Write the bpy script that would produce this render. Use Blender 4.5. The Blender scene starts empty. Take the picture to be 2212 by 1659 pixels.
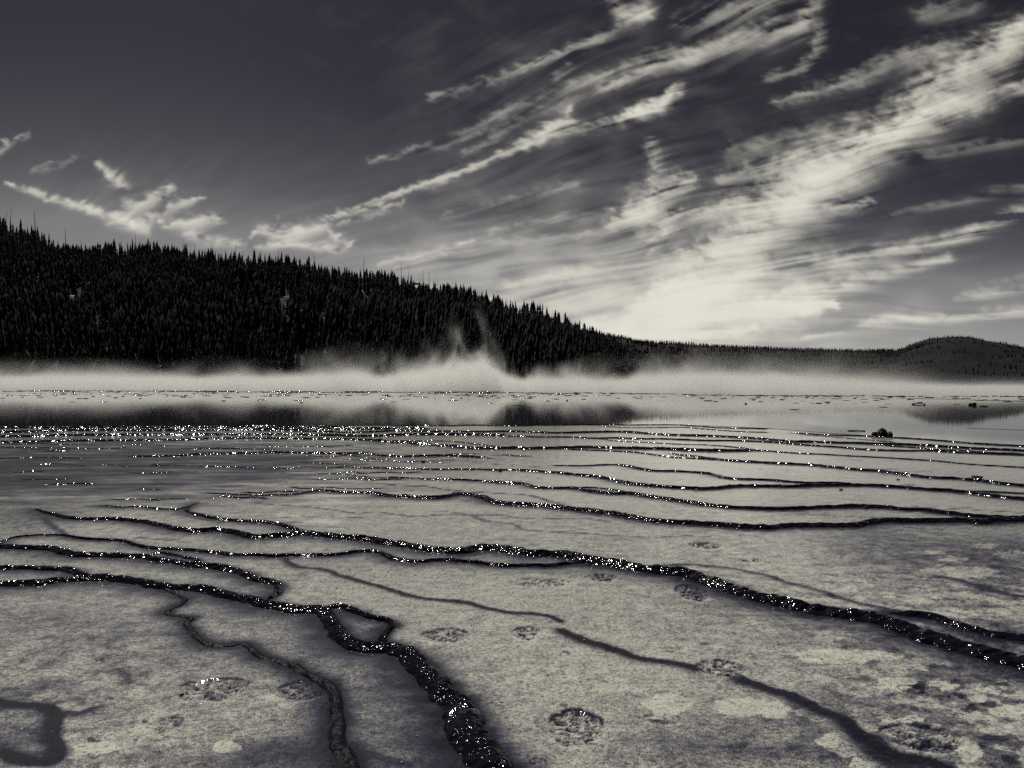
import bpy, bmesh, math, random
import numpy as np
from mathutils import Vector, kdtree, noise as mnoise

random.seed(7)
rng = np.random.default_rng(11)
C = bpy.context.scene.collection
sc = bpy.context.scene

# ------------------------------------------------------------------ camera
F = 1722.0            # focal length in units of a 2212-wide frame
U0, VH = 1106.0, 820.0
CAMH = 2.0
cam_d = bpy.data.cameras.new('camera')
cam = bpy.data.objects.new('camera', cam_d)
C.objects.link(cam)
cam.location = (0, 0, CAMH)
cam.rotation_euler = (math.radians(90), 0, 0)
cam_d.sensor_width = 36.0
cam_d.lens = 36.0 * F / 2212.0
cam_d.shift_y = -(829.5 - VH) / 2212.0
cam_d.clip_start = 0.05
cam_d.clip_end = 250000.0
sc.camera = cam

# ------------------------------------------------------------------ light
SUN_EL, SUN_AZ = math.radians(48), math.radians(-24)
sun_vec = Vector((math.sin(SUN_AZ) * math.cos(SUN_EL), math.cos(SUN_AZ) * math.cos(SUN_EL), math.sin(SUN_EL)))
sd = bpy.data.lights.new('sun', 'SUN')
sd.energy = 3.0
sd.angle = math.radians(0.53)
sd.color = (1.0, 0.97, 0.86)
sun = bpy.data.objects.new('sun', sd)
C.objects.link(sun)
sun.rotation_euler = sun_vec.to_track_quat('Z', 'Y').to_euler()

world = bpy.data.worlds.new('World')
sc.world = world
world.use_nodes = True
nt = world.node_tree
nt.nodes.clear()
w_out = nt.nodes.new('ShaderNodeOutputWorld')
w_bg = nt.nodes.new('ShaderNodeBackground')
w_sky = nt.nodes.new('ShaderNodeTexSky')
w_sky.sky_type = 'NISHITA'
w_sky.sun_disc = False
w_sky.sun_elevation = SUN_EL
w_sky.sun_rotation = SUN_AZ
w_sky.altitude = 2200
w_sky.air_density = 1.0
w_sky.dust_density = 1.0
# black-and-white film behind a red filter: only the red part of the sky counts,
# then the split tone of the print (violet shadows, cream lights)
w_sep = nt.nodes.new('ShaderNodeSeparateColor')
w_mul = nt.nodes.new('ShaderNodeMath'); w_mul.operation = 'MULTIPLY'; w_mul.inputs[1].default_value = 0.108
w_pow = nt.nodes.new('ShaderNodeMath'); w_pow.operation = 'POWER'; w_pow.inputs[1].default_value = 2.4
w_ramp = nt.nodes.new('ShaderNodeValToRGB')
e = w_ramp.color_ramp.elements
e[0].position = 0.0; e[0].color = (0.010, 0.009, 0.014, 1)
e[1].position = 1.0; e[1].color = (0.38, 0.375, 0.34, 1)
for pos, col in ((0.045, (0.030, 0.029, 0.040)), (0.085, (0.080, 0.079, 0.089)), (0.13, (0.165, 0.164, 0.170)), (0.30, (0.228, 0.228, 0.226)), (0.60, (0.300, 0.300, 0.285))):
    k = e.new(pos); k.color = (*col, 1)
w_bg.inputs[1].default_value = 1.0
L = nt.links.new
w_m10 = nt.nodes.new('ShaderNodeMath'); w_m10.operation = 'MULTIPLY'; w_m10.inputs[1].default_value = 10.0
L(w_sky.outputs[0], w_sep.inputs[0])
L(w_sep.outputs[0], w_mul.inputs[0])
L(w_mul.outputs[0], w_pow.inputs[0])
L(w_pow.outputs[0], w_ramp.inputs[0])
w_sc = nt.nodes.new('ShaderNodeVectorMath'); w_sc.operation = 'SCALE'; w_sc.inputs[3].default_value = 10.0
L(w_ramp.outputs[0], w_sc.inputs[0])
L(w_sc.outputs[0], w_bg.inputs[0])
w_bg.inputs[1].default_value = 0.1
L(w_bg.outputs[0], w_out.inputs[0])

sc.view_settings.view_transform = 'Standard'
sc.view_settings.look = 'None'
sc.view_settings.exposure = 0.25
sc.view_settings.gamma = 1.0
sc.cycles.volume_bounces = 10
sc.cycles.max_bounces = 12
sc.cycles.transparent_max_bounces = 24
sc.cycles.volume_max_steps = 256
sc.cycles.use_denoising = False
sc.cycles.sample_clamp_indirect = 6.0

# ------------------------------------------------------------------ helpers
def tag(o, label=None, cat=None, group=None, kind=None):
    if label: o['label'] = label
    if cat: o['category'] = cat
    if group: o['group'] = group
    if kind: o['kind'] = kind
    return o

def make_mesh(name, verts, faces, smooth=True):
    me = bpy.data.meshes.new(name)
    verts = np.asarray(verts, dtype=np.float32).reshape(-1, 3)
    if isinstance(faces, np.ndarray):
        n = faces.shape[1]
        me.vertices.add(len(verts)); me.vertices.foreach_set('co', verts.ravel())
        me.loops.add(faces.size); me.loops.foreach_set('vertex_index', faces.astype(np.int32).ravel())
        me.polygons.add(len(faces))
        me.polygons.foreach_set('loop_start', np.arange(0, faces.size, n, dtype=np.int32))
        me.polygons.foreach_set('loop_total', np.full(len(faces), n, dtype=np.int32))
        me.update(calc_edges=True)
    else:
        me.from_pydata(verts.tolist(), [], faces)
        me.update()
    if smooth:
        me.polygons.foreach_set('use_smooth', np.ones(len(me.polygons), dtype=bool))
    return me

def link(name, me, mat=None, parent=None):
    o = bpy.data.objects.new(name, me)
    C.objects.link(o)
    if mat is not None and me is not None and not me.materials:
        me.materials.append(mat)
    if parent is not None: o.parent = parent
    return o

def grid_faces(nr, nc):
    i = np.arange(nr - 1)[:, None] * nc + np.arange(nc - 1)[None, :]
    return np.stack([i, i + 1, i + nc + 1, i + nc], -1).reshape(-1, 4)

def _hash(ix, iy, seed):
    h = (ix.astype(np.int64) * 374761393 + iy.astype(np.int64) * 668265263 + seed * 1442695041) & 0xffffffff
    h = ((h ^ (h >> 13)) * 1274126177) & 0xffffffff
    h = h ^ (h >> 16)
    return h

def pnoise(x, y, seed=0):
    x = np.asarray(x, float); y = np.asarray(y, float)
    x, y = np.broadcast_arrays(x, y)
    ix, iy = np.floor(x), np.floor(y)
    fx, fy = x - ix, y - iy
    ux = fx * fx * fx * (fx * (fx * 6 - 15) + 10)
    uy = fy * fy * fy * (fy * (fy * 6 - 15) + 10)
    def g(dx, dy):
        a = _hash(ix + dx, iy + dy, seed) / 4294967296.0 * 2 * math.pi
        return np.cos(a) * (fx - dx) + np.sin(a) * (fy - dy)
    a = g(0, 0) * (1 - ux) + g(1, 0) * ux
    b = g(0, 1) * (1 - ux) + g(1, 1) * ux
    return (a * (1 - uy) + b * uy) * 1.4

def fbm(x, y, octv=4, seed=0, gain=0.5):
    s = 0; a = 1.0; t = 0
    for k in range(octv):
        s = s + a * pnoise(x * 2 ** k + 17.3 * k, y * 2 ** k - 9.1 * k, seed + k)
        t += a; a *= gain
    return s / t

def sstep(a, b, x):
    t = np.clip((x - a) / (b - a), 0, 1)
    return t * t * (3 - 2 * t)

def A(k, *pts): return [(553.0 * k + p[0] / 4.0, 829.5 + p[1] / 4.0) for p in pts]
def B(k, *pts): return [(553.0 * k + p[0] / 4.0, 1244.2 + p[1] / 4.0) for p in pts]
def gnd(u, v, z=0.0):                       # the place on the flat ground seen along one bearing and dip
    y = (CAMH - z) * F / (v - VH)
    return ((u - U0) / F * y, y)

# ------------------------------------------------------------------ materials
def new_mat(name):
    m = bpy.data.materials.new(name); m.use_nodes = True
    t = m.node_tree; t.nodes.clear()
    out = t.nodes.new('ShaderNodeOutputMaterial')
    return m, t, out

def N(t, typ, **kw):
    n = t.nodes.new(typ)
    for k, v in kw.items():
        if k.startswith('i_'):
            key = k[2:]
            n.inputs[int(key) if key.isdigit() else key.replace('_', ' ')].default_value = v
        else:
            setattr(n, k, v)
    return n

def math_n(t, op, a, b=None, clamp=False):
    n = t.nodes.new('ShaderNodeMath'); n.operation = op; n.use_clamp = clamp
    for i, x in enumerate((a, b)):
        if x is None: continue
        if isinstance(x, (int, float)): n.inputs[i].default_value = x
        else: t.links.new(x, n.inputs[i])
    return n.outputs[0]

def mapped(t, scale, src=None):
    if src is None:
        g = t.nodes.new('ShaderNodeTexCoord'); src = g.outputs['Object']
    mp = t.nodes.new('ShaderNodeMapping'); mp.inputs['Scale'].default_value = scale
    t.links.new(src, mp.inputs['Vector'])
    return mp.outputs[0]

def noise_n(t, vec, scale, detail=3, rough=0.55, dist=0.0):
    n = N(t, 'ShaderNodeTexNoise'); n.inputs['Scale'].default_value = scale
    n.inputs['Detail'].default_value = detail; n.inputs['Roughness'].default_value = rough
    n.inputs['Distortion'].default_value = dist
    t.links.new(vec, n.inputs['Vector'])
    return n.outputs['Fac']

def ramp_n(t, fac, stops):
    r = t.nodes.new('ShaderNodeValToRGB'); el = r.color_ramp.elements
    el[0].position = stops[0][0]; el[0].color = (*stops[0][1], 1)
    el[1].position = stops[-1][0]; el[1].color = (*stops[-1][1], 1)
    for p, c in stops[1:-1]:
        k = el.new(p); k.color = (*c, 1)
    t.links.new(fac, r.inputs[0])
    return r.outputs[0]

def simple_mat(name, col, rough=0.8, ior=1.4, bump=None, var=0.3, vscale=3.0):
    m, t, out = new_mat(name)
    p = N(t, 'ShaderNodeBsdfPrincipled'); p.inputs['Roughness'].default_value = rough; p.inputs['IOR'].default_value = ior
    vec = mapped(t, (1, 1, 1))
    nz = noise_n(t, vec, vscale, 4)
    c = ramp_n(t, nz, [(0.3, tuple(x * (1 - var) for x in col)), (0.7, tuple(x * (1 + var) for x in col))])
    t.links.new(c, p.inputs['Base Color'])
    if bump:
        b = N(t, 'ShaderNodeBump'); b.inputs['Distance'].default_value = bump[1]; b.inputs['Strength'].default_value = 1
        t.links.new(noise_n(t, vec, bump[0], 5), b.inputs['Height']); t.links.new(b.outputs[0], p.inputs['Normal'])
    t.links.new(p.outputs[0], out.inputs[0])
    return m

def ground_material():
    m, t, out = new_mat('bacterial_mat')
    vec = mapped(t, (1, 1, 1))
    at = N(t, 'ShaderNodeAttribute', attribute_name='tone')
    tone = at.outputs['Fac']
    wv = mapped(t, (0.9, 1.15, 1))
    n_big = noise_n(t, wv, 1.3, 5, 0.6, 0.4)
    n_mid = noise_n(t, wv, 7.0, 5, 0.62, 0.3)
    n_fin = noise_n(t, mapped(t, (1, 1, 1)), 30.0, 5, 0.72)
    # small dark flecks and pale crumbs
    vo = N(t, 'ShaderNodeTexVoronoi', voronoi_dimensions='2D'); vo.inputs['Scale'].default_value = 13.0; vo.inputs['Randomness'].default_value = 1.0
    t.links.new(mapped(t, (0.9, 1.05, 1)), vo.inputs['Vector'])
    fle = math_n(t, 'SUBTRACT', math_n(t, 'MULTIPLY', n_mid, 0.42), vo.outputs['Distance'])
    fle = math_n(t, 'MULTIPLY', fle, 5.0, True)
    gate = math_n(t, 'MULTIPLY', math_n(t, 'SUBTRACT', n_big, 0.49), 7.0, True)
    fle = math_n(t, 'MULTIPLY', fle, gate)
    vo2 = N(t, 'ShaderNodeTexVoronoi', voronoi_dimensions='2D'); vo2.inputs['Scale'].default_value = 31.0
    t.links.new(vec, vo2.inputs['Vector'])
    f2 = math_n(t, 'MULTIPLY', math_n(t, 'SUBTRACT', 0.22, vo2.outputs['Distance']), 6.0, True)
    f2 = math_n(t, 'MULTIPLY', f2, math_n(t, 'MULTIPLY', math_n(t, 'SUBTRACT', n_mid, 0.45), 8.0, True))
    fle = math_n(t, 'MAXIMUM', fle, math_n(t, 'MULTIPLY', f2, 0.75))
    s = math_n(t, 'MULTIPLY', math_n(t, 'SUBTRACT', n_big, 0.5), 0.28)
    s2 = math_n(t, 'MULTIPLY', math_n(t, 'SUBTRACT', n_mid, 0.5), 0.85)
    s3 = math_n(t, 'MULTIPLY', math_n(t, 'SUBTRACT', n_fin, 0.5), 1.7)
    n_xf = noise_n(t, vec, 120.0, 2, 0.6)
    d = math_n(t, 'ADD', math_n(t, 'ADD', s, s2), math_n(t, 'ADD', s3, math_n(t, 'MULTIPLY', math_n(t, 'SUBTRACT', n_xf, 0.5), 1.35)))
    d = math_n(t, 'SUBTRACT', d, math_n(t, 'MULTIPLY', fle, 0.50))
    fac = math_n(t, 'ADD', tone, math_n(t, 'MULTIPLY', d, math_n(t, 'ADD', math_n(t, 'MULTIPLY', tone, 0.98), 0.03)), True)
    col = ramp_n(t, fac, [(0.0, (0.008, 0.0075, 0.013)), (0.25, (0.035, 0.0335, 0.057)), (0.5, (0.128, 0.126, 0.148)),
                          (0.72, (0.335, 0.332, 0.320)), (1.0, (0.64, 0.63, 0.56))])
    p = N(t, 'ShaderNodeBsdfPrincipled')
    t.links.new(col, p.inputs['Base Color'])
    p.inputs['Roughness'].default_value = 0.55
    p.inputs['IOR'].default_value = 1.2
    p.inputs['Specular IOR Level'].default_value = 0.12
    wt = N(t, 'ShaderNodeAttribute', attribute_name='wet'); t.links.new(wt.outputs['Fac'], p.inputs['Coat Weight'])
    p.inputs['Coat Roughness'].default_value = 0.07
    p.inputs['Coat IOR'].default_value = 1.33
    b = N(t, 'ShaderNodeBump'); b.inputs['Distance'].default_value = 0.012; b.inputs['Strength'].default_value = 0.8
    h = math_n(t, 'ADD', math_n(t, 'MULTIPLY', n_fin, 0.6), math_n(t, 'MULTIPLY', n_mid, 0.9))
    h = math_n(t, 'SUBTRACT', h, math_n(t, 'MULTIPLY', fle, 0.4))
    t.links.new(h, b.inputs['Height']); t.links.new(b.outputs[0], p.inputs['Normal'])
    b2 = N(t, 'ShaderNodeBump'); b2.inputs['Distance'].default_value = 0.007; b2.inputs['Strength'].default_value = 0.5
    t.links.new(noise_n(t, mapped(t, (0.45, 1.5, 1)), 4.0, 4, 0.6), b2.inputs['Height']); t.links.new(b2.outputs[0], p.inputs['Coat Normal'])
    t.links.new(p.outputs[0], out.inputs[0])
    return m

def rim_material(name, scale, gate, rough=0.11, spec=0.75, pale=0.035, bump=0.62):
    m, t, out = new_mat(name)
    vec = mapped(t, (1, 1, 1))
    p = N(t, 'ShaderNodeBsdfPrincipled')
    n1 = noise_n(t, vec, 9.0, 4, 0.6)
    col = ramp_n(t, n1, [(0.35, (0.005, 0.0045, 0.009)), (0.62, (0.010, 0.009, 0.015)), (0.85, (pale, pale * .95, pale * 1.2))])
    t.links.new(col, p.inputs['Base Color'])
    p.inputs['Roughness'].default_value = rough
    p.inputs['IOR'].default_value = 1.37
    # water runs over the rim in sheets here and there; between them the mineral is only damp
    g = N(t, 'ShaderNodeMapRange', interpolation_type='SMOOTHSTEP'); g.inputs[1].default_value = gate; g.inputs[2].default_value = gate + .10
    g.inputs[3].default_value = 0.03; g.inputs[4].default_value = spec
    t.links.new(noise_n(t, vec, scale * .07, 2, 0.6), g.inputs[0]); t.links.new(g.outputs[0], p.inputs['Specular IOR Level'])
    b = N(t, 'ShaderNodeBump'); b.inputs['Distance'].default_value = bump / scale; b.inputs['Strength'].default_value = 1.0
    h = math_n(t, 'ADD', noise_n(t, vec, scale, 0, 0.5), math_n(t, 'MULTIPLY', noise_n(t, vec, scale * .2, 1, 0.5), 0.9))
    t.links.new(h, b.inputs['Height']); t.links.new(b.outputs[0], p.inputs['Normal'])
    t.links.new(p.outputs[0], out.inputs[0])
    return m

def water_material():
    m, t, out = new_mat('spring_water')
    p = N(t, 'ShaderNodeBsdfPrincipled')
    p.inputs['Base Color'].default_value = (0.030, 0.029, 0.037, 1)
    p.inputs['IOR'].default_value = 1.33
    p.inputs['Roughness'].default_value = 0.03
    b = N(t, 'ShaderNodeBump'); b.inputs['Distance'].default_value = 0.006; b.inputs['Strength'].default_value = 0.12
    t.links.new(noise_n(t, mapped(t, (0.45, 1.3, 1)), 1.6, 4, 0.55, 0.3), b.inputs['Height'])
    t.links.new(b.outputs[0], p.inputs['Normal'])
    t.links.new(p.outputs[0], out.inputs[0])
    return m

M_ground = ground_material()
M_rim_near = rim_material('wet_rim_fine_ripple', 28, .565, .08, .75, .03, .44)
M_rim_mid = rim_material('wet_rim_ripple', 19, .465, .08)
M_rim_far = rim_material('wet_rim_broad_ripple', 8, .40, .085, 1.0)
M_rim_damp = rim_material('damp_rim', 40, .62, .45, .04, .010, .3)
M_rim = M_rim_far
M_water = water_material()
M_rock = simple_mat('dark_stone', (0.016, 0.015, 0.019), 0.55, 1.4, (9, 0.04), 0.5, 6)
M_wood = simple_mat('grey_driftwood', (0.045, 0.043, 0.046), 0.7, 1.4, (30, 0.01))
M_hill = simple_mat('hillside_soil', (0.020, 0.019, 0.025), 0.95, 1.2, (0.25, 1.2), 0.5, 0.05)
M_far = simple_mat('far_hillside_soil', (0.011, 0.0104, 0.0145), 0.95, 1.2, (0.03, 5), 0.75, 0.010)
M_crown = simple_mat('conifer_needles', (0.014, 0.0135, 0.018), 0.9, 1.2, None, 0.4, 0.8)
M_far_crown = simple_mat('far_conifer_needles', (0.0036, 0.0033, 0.0052), 0.95, 1.1, None, 0.4, 0.05)
M_bark = simple_mat('conifer_bark', (0.014, 0.013, 0.015), 0.9, 1.2)
M_snag = simple_mat('bleached_dead_wood', (0.022, 0.021, 0.023), 0.85, 1.2)
M_ledge = simple_mat('pale_ledge_stone', (0.19, 0.186, 0.186), 0.8, 1.4, (1.2, 0.25), 0.5, 0.6)
M_log = simple_mat('bleached_log', (0.36, 0.35, 0.33), 0.6, 1.4)
M_flake = simple_mat('mat_crumb', (0.20, 0.197, 0.195), 0.6, 1.4, (60, 0.01), 0.6, 40)

# ------------------------------------------------------------------ terrace rims and seams (traced on the ground)
# rims: (points, width m, height factor); drawn left to right, water spills to the right-hand side
R = []
def rim(pts, W, hf=0.36, dark=1.0): R.append(('rim', pts, W, hf, dark))
def seam(pts, W, dark=0.8): R.append(('seam', pts, W, 0.0, dark))

rim(B(0, (-300, 60), (-60, 45), (0, 48), (150, 48), (300, 40), (450, 22), (600, 8), (720, 0), (850, 0), (1000, 10), (1200, 22), (1330, 48), (1450, 75), (1600, 78), (1750, 90), (1900, 130), (2050, 165), (2212, 190))
    + B(1, (60, 205), (200, 240), (350, 262), (500, 270), (590, 290), (640, 350), (685, 430), (750, 515), (840, 560), (950, 585), (1080, 590), (1200, 600), (1310, 630), (1380, 700), (1430, 780), (1510, 870), (1610, 960), (1730, 1050), (1800, 1130), (1815, 1220), (1810, 1310), (1860, 1410), (1950, 1500), (2050, 1600), (2120, 1700), (2180, 1850)),
    [(0, .20), (.35, .20), (.5, .21), (.7, .24), (1, .27)], 0.28, 1.0)
rim(A(0, (-400, 1560), (0, 1570), (250, 1575), (450, 1582), (600, 1595), (720, 1630), (800, 1655)), .14, .34)
rim(B(1, (560, 262), (700, 245), (830, 275), (950, 325), (1080, 355), (1170, 380), (1175, 420), (1120, 470), (1095, 530), (1110, 570)), .10, .40)
rim(A(0, (-400, 1360), (0, 1390), (150, 1400), (350, 1405), (480, 1415), (580, 1445), (700, 1465), (900, 1470), (1100, 1475), (1250, 1480), (1350, 1500), (1500, 1525), (1650, 1545), (1800, 1560), (1950, 1580), (2080, 1610), (2180, 1645))
    + B(1, (0, 15), (110, 28), (190, 50), (205, 80), (180, 120), (130, 155), (80, 190)), [(0, .17), (.6, .17), (.85, .13), (1, .10)], .34)
rim(A(0, (1250, 1470), (1400, 1450), (1500, 1470), (1620, 1495), (1700, 1510), (1720, 1545)), .08, .25)
rim(A(0, (0, 1385), (20, 1350), (80, 1325), (200, 1305), (400, 1295), (560, 1300), (700, 1325), (850, 1335), (1000, 1340), (1100, 1355), (1200, 1390), (1350, 1412), (1500, 1418), (1700, 1432), (1850, 1445), (2000, 1465), (2212, 1470))
    + A(1, (150, 1475), (265, 1470), (400, 1470), (600, 1468), (740, 1462), (850, 1440), (950, 1432), (1060, 1445), (1130, 1475), (1200, 1505), (1350, 1525), (1450, 1525), (1600, 1510), (1750, 1515), (1900, 1530), (2050, 1550), (2212, 1560))
    + A(2, (150, 1560), (300, 1560), (430, 1545), (560, 1530), (700, 1520)), [(0, .04), (.15, .08), (.4, .10), (1, .10)], .34)
seam(A(0, (380, 1155), (425, 1200), (480, 1245), (550, 1280), (560, 1300)), .06)
seam(A(0, (1050, 1340), (1250, 1330), (1400, 1345), (1550, 1355), (1660, 1355)), .03, .6)
rim(A(0, (300, 1060), (400, 1095), (500, 1122), (600, 1140), (750, 1148), (950, 1150), (1150, 1165), (1280, 1185), (1400, 1210), (1550, 1240), (1700, 1255), (1860, 1245), (1950, 1250), (2050, 1275), (2150, 1300), (2212, 1305))
    + A(1, (100, 1300), (250, 1290), (340, 1280), (420, 1275), (550, 1290), (700, 1300), (850, 1315), (1000, 1330), (1100, 1350), (1250, 1370), (1400, 1395), (1550, 1420), (1700, 1430), (1800, 1430), (1900, 1405), (2050, 1400), (2150, 1410), (2212, 1420))
    + A(2, (150, 1450), (300, 1455), (430, 1455), (550, 1475), (700, 1505), (850, 1525), (1000, 1555), (1150, 1580), (1300, 1600), (1450, 1620), (1600, 1650))
    + B(2, (1700, 35), (1850, 75), (2000, 120), (2212, 185)) + B(3, (150, 215), (300, 250), (500, 285), (700, 310), (900, 345), (1050, 390), (1200, 435), (1350, 490), (1500, 535), (1700, 600), (1900, 650), (2100, 700), (2300, 750), (2600, 830)),
    [(0, .05), (.06, .13), (.25, .17), (.5, .22), (.75, .25), (1, .24)], .36)
rim(A(0, (1705, 1018), (1640, 1050), (1612, 1085), (1680, 1112), (1850, 1150), (2000, 1170), (2212, 1180)) + A(1, (80, 1185), (200, 1205), (300, 1235), (380, 1265)), [(0, .05), (.3, .11), (1, .13)], .32)
rim(B(3, (1050, 290), (1250, 310), (1400, 330), (1550, 370), (1700, 420), (1850, 460), (2000, 490), (2212, 520), (2500, 560)), .14, .34)
seam(A(2, (1330, 1570), (1500, 1555), (1700, 1570), (1900, 1590), (2000, 1610), (2212, 1655)) + B(3, (150, 50), (300, 85), (450, 125), (600, 180), (720, 215), (780, 235), (950, 265), (1100, 290)), .06, .75)
rim(A(0, (1750, 930), (1900, 935), (2212, 950)) + A(1, (150, 950), (300, 945), (450, 925), (550, 910), (650, 915), (750, 925), (900, 930), (1050, 935), (1110, 955), (1250, 960), (1400, 970), (1540, 975), (1650, 960), (1750, 945), (1850, 950), (1950, 970), (2050, 1010), (2212, 1030))
    + A(2, (150, 1035), (300, 1045), (450, 1060), (600, 1080), (800, 1100), (950, 1125), (1100, 1155), (1250, 1175), (1400, 1185), (1600, 1195), (1750, 1205), (1900, 1215), (2050, 1225), (2212, 1230))
    + A(3, (150, 1215), (300, 1215), (450, 1215), (600, 1215), (750, 1210), (850, 1195), (950, 1175), (1100, 1175), (1300, 1175), (1500, 1170), (1700, 1175), (1850, 1185), (1950, 1170), (2212, 1165), (2500, 1170)), [(0, .03), (.15, .10), (.25, .17), (1, .19)], .36)
seam(A(1, (1150, 870), (1300, 880), (1480, 885), (1600, 905), (1750, 925), (1950, 935), (2100, 945), (2212, 950)) + A(2, (130, 960), (250, 985), (350, 1020), (450, 1040)), .06, .8)
seam(A(1, (0, 1025), (200, 1045), (450, 1060), (600, 1080), (750, 1100), (880, 1115), (1050, 1105), (1200, 1125), (1400, 1145), (1550, 1130), (1700, 1125), (1850, 1130), (1950, 1170), (2050, 1190), (2212, 1205)), .045, .6)
seam(A(2, (40, 1220), (100, 1255), (250, 1270), (450, 1280), (650, 1290), (850, 1310), (1000, 1315), (1200, 1325), (1350, 1320), (1500, 1310), (1700, 1320)), .045, .5)
rim(A(1, (1100, 810), (1250, 800), (1450, 810), (1600, 815), (1800, 820), (2000, 835), (2212, 850)) + A(2, (100, 855), (200, 885), (350, 890), (500, 890), (580, 900), (700, 920), (850, 937), (1000, 938), (1080, 945), (1250, 970), (1400, 990), (1550, 1015), (1700, 1035), (1900, 1055), (2100, 1065), (2212, 1070))
    + A(3, (150, 1068), (300, 1062), (500, 1055), (700, 1050), (850, 1052), (1000, 1055), (1150, 1072), (1350, 1080), (1500, 1100), (1700, 1120), (1900, 1140), (2050, 1150), (2212, 1152), (2500, 1155)), [(0, .05), (.2, .12), (1, .17)], .36)
rim(A(2, (560, 892), (700, 890), (850, 905), (1000, 932)), .07, .3)
seam(A(3, (1300, 1065), (1500, 1075), (1700, 1085), (2212, 1110)), .04, .6)
rim(A(1, (700, 710), (900, 715), (1100, 718), (1300, 725), (1500, 730), (1700, 730), (1900, 730), (2050, 735), (2212, 735)) + A(2, (150, 740), (300, 752), (450, 765), (600, 780), (750, 795), (850, 815), (950, 840), (1100, 860), (1300, 878), (1500, 890), (1650, 898), (1780, 890), (1850, 882), (2000, 876), (2212, 876))
    + A(3, (200, 878), (400, 872), (600, 868), (800, 868), (1000, 876), (1200, 888), (1400, 905), (1600, 918), (1800, 940), (2000, 965), (2212, 985), (2500, 1010)), [(0, .05), (.2, .09), (.4, .15), (1, .16)], .36)
rim(A(2, (330, 695), (500, 700), (650, 700), (750, 695), (900, 693), (1000, 703), (1100, 725), (1250, 745), (1400, 748), (1550, 755), (1700, 768), (1800, 795), (1950, 815), (2212, 822)) + A(3, (150, 835), (320, 848), (480, 848), (600, 848), (750, 862)), [(0, .05), (.3, .12), (1, .10)], .34)
rim(A(3, (1750, 920), (1900, 925), (2212, 940), (2500, 950)), .08, .3)
rim(A(2, (1360, 590), (1450, 605), (1600, 620), (1750, 640), (1900, 655), (2100, 668), (2212, 675)) + A(3, (200, 685), (400, 695), (600, 715), (800, 735), (1000, 750), (1200, 775), (1400, 800), (1600, 808), (1750, 820), (1900, 838), (2050, 855), (2212, 872), (2500, 900)), [(0, .06), (.3, .14), (1, .15)], .36)
rim(A(2, (1700, 525), (1850, 535), (2000, 550), (2100, 568), (2212, 575)) + A(3, (250, 595), (500, 605), (750, 620), (1000, 632), (1200, 645), (1500, 665), (1750, 690), (2000, 705), (2212, 718), (2500, 740)), .07, .36)
rim(A(2, (800, 475), (900, 490), (1100, 500), (1300, 510), (1500, 520), (1700, 522)), .06, .3)
rim(A(2, (0, 440), (150, 452), (300, 455), (500, 455), (700, 465), (900, 462), (1100, 470), (1300, 470), (1500, 478), (1700, 485), (1900, 485), (2212, 497)) + A(3, (200, 512), (400, 528), (600, 540), (800, 558), (1000, 568), (1200, 572), (1400, 572), (1500, 578), (1700, 590), (2000, 602), (2212, 610), (2500, 625)), .11, .36)
rim(A(1, (0, 400), (200, 400), (500, 405), (700, 412), (950, 412), (1200, 400), (1400, 405), (1700, 405), (1900, 408), (2212, 405)) + A(2, (200, 412), (400, 418), (650, 412), (900, 408), (1050, 412), (1200, 425), (1400, 435), (1700, 443), (1950, 455), (2212, 472))
    + A(3, (200, 490), (400, 495), (600, 502), (750, 505), (900, 510), (1100, 515), (1300, 522), (1500, 535), (1800, 552), (2000, 560), (2212, 570), (2500, 585)), .15, .4)
rim(A(3, (800, 510), (950, 520), (1100, 535), (1300, 548), (1450, 562), (1700, 575), (1900, 588), (2212, 600)), .08, .36)
rim(A(1, (1200, 360), (1500, 358), (1700, 358), (1900, 352), (2212, 360)) + A(2, (300, 355), (600, 350), (800, 350), (1000, 352), (1400, 350), (1550, 358), (1800, 375), (2212, 385)), .09, .4)
rim(A(2, (750, 362), (1000, 375), (1200, 375), (1500, 372), (1700, 390), (2000, 410), (2212, 415)), .07, .36)
rim(A(3, (200, 418), (400, 430), (600, 440), (800, 443), (1000, 455), (1200, 465), (1400, 478), (1600, 495), (1800, 512), (2000, 525), (2212, 535), (2500, 555)), .11, .36)
rim(A(3, (300, 440), (500, 450), (700, 468), (900, 485), (1100, 500)), .05, .3)
rim(A(3, (1650, 378), (1900, 388), (2212, 400), (2500, 412)), .07, .36)
rim(A(0, (-400, 372), (0, 372), (500, 372), (900, 368), (1490, 370), (2212, 364)) + A(1, (300, 366), (850, 366)), .28, .31)
rim(A(0, (-400, 418), (0, 410), (300, 405), (700, 393), (1200, 395), (1700, 395), (2212, 388)) + A(1, (300, 382), (800, 384), (1100, 380), (1500, 380)), .30, .31)
rim(A(0, (-400, 455), (0, 450), (250, 448), (500, 438), (1000, 435), (1500, 432), (2212, 430)) + A(1, (300, 432), (700, 438), (900, 445), (1100, 440), (1300, 432), (1600, 430), (1900, 432), (2212, 440)), .24, .32)
rim(A(0, (-300, 505), (250, 495), (500, 490), (700, 485), (1100, 483), (1500, 478), (1900, 465), (2212, 462)) + A(1, (200, 465), (700, 470), (1000, 480), (1200, 497), (1400, 510), (1550, 520), (1750, 535), (1900, 548), (2212, 548))
    + A(2, (180, 550), (400, 545), (650, 540), (850, 545), (1050, 548), (1300, 552), (1600, 565), (1800, 568), (2080, 568)), .20, .33)
rim(A(1, (900, 476), (1100, 482), (1350, 490), (1600, 490), (1750, 498), (1900, 515), (2100, 540)), .06, .36)
rim(A(2, (360, 550), (500, 562), (670, 568), (850, 575), (1050, 585), (1250, 610), (1400, 630), (1600, 640), (1850, 655)), .07, .36)
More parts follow.
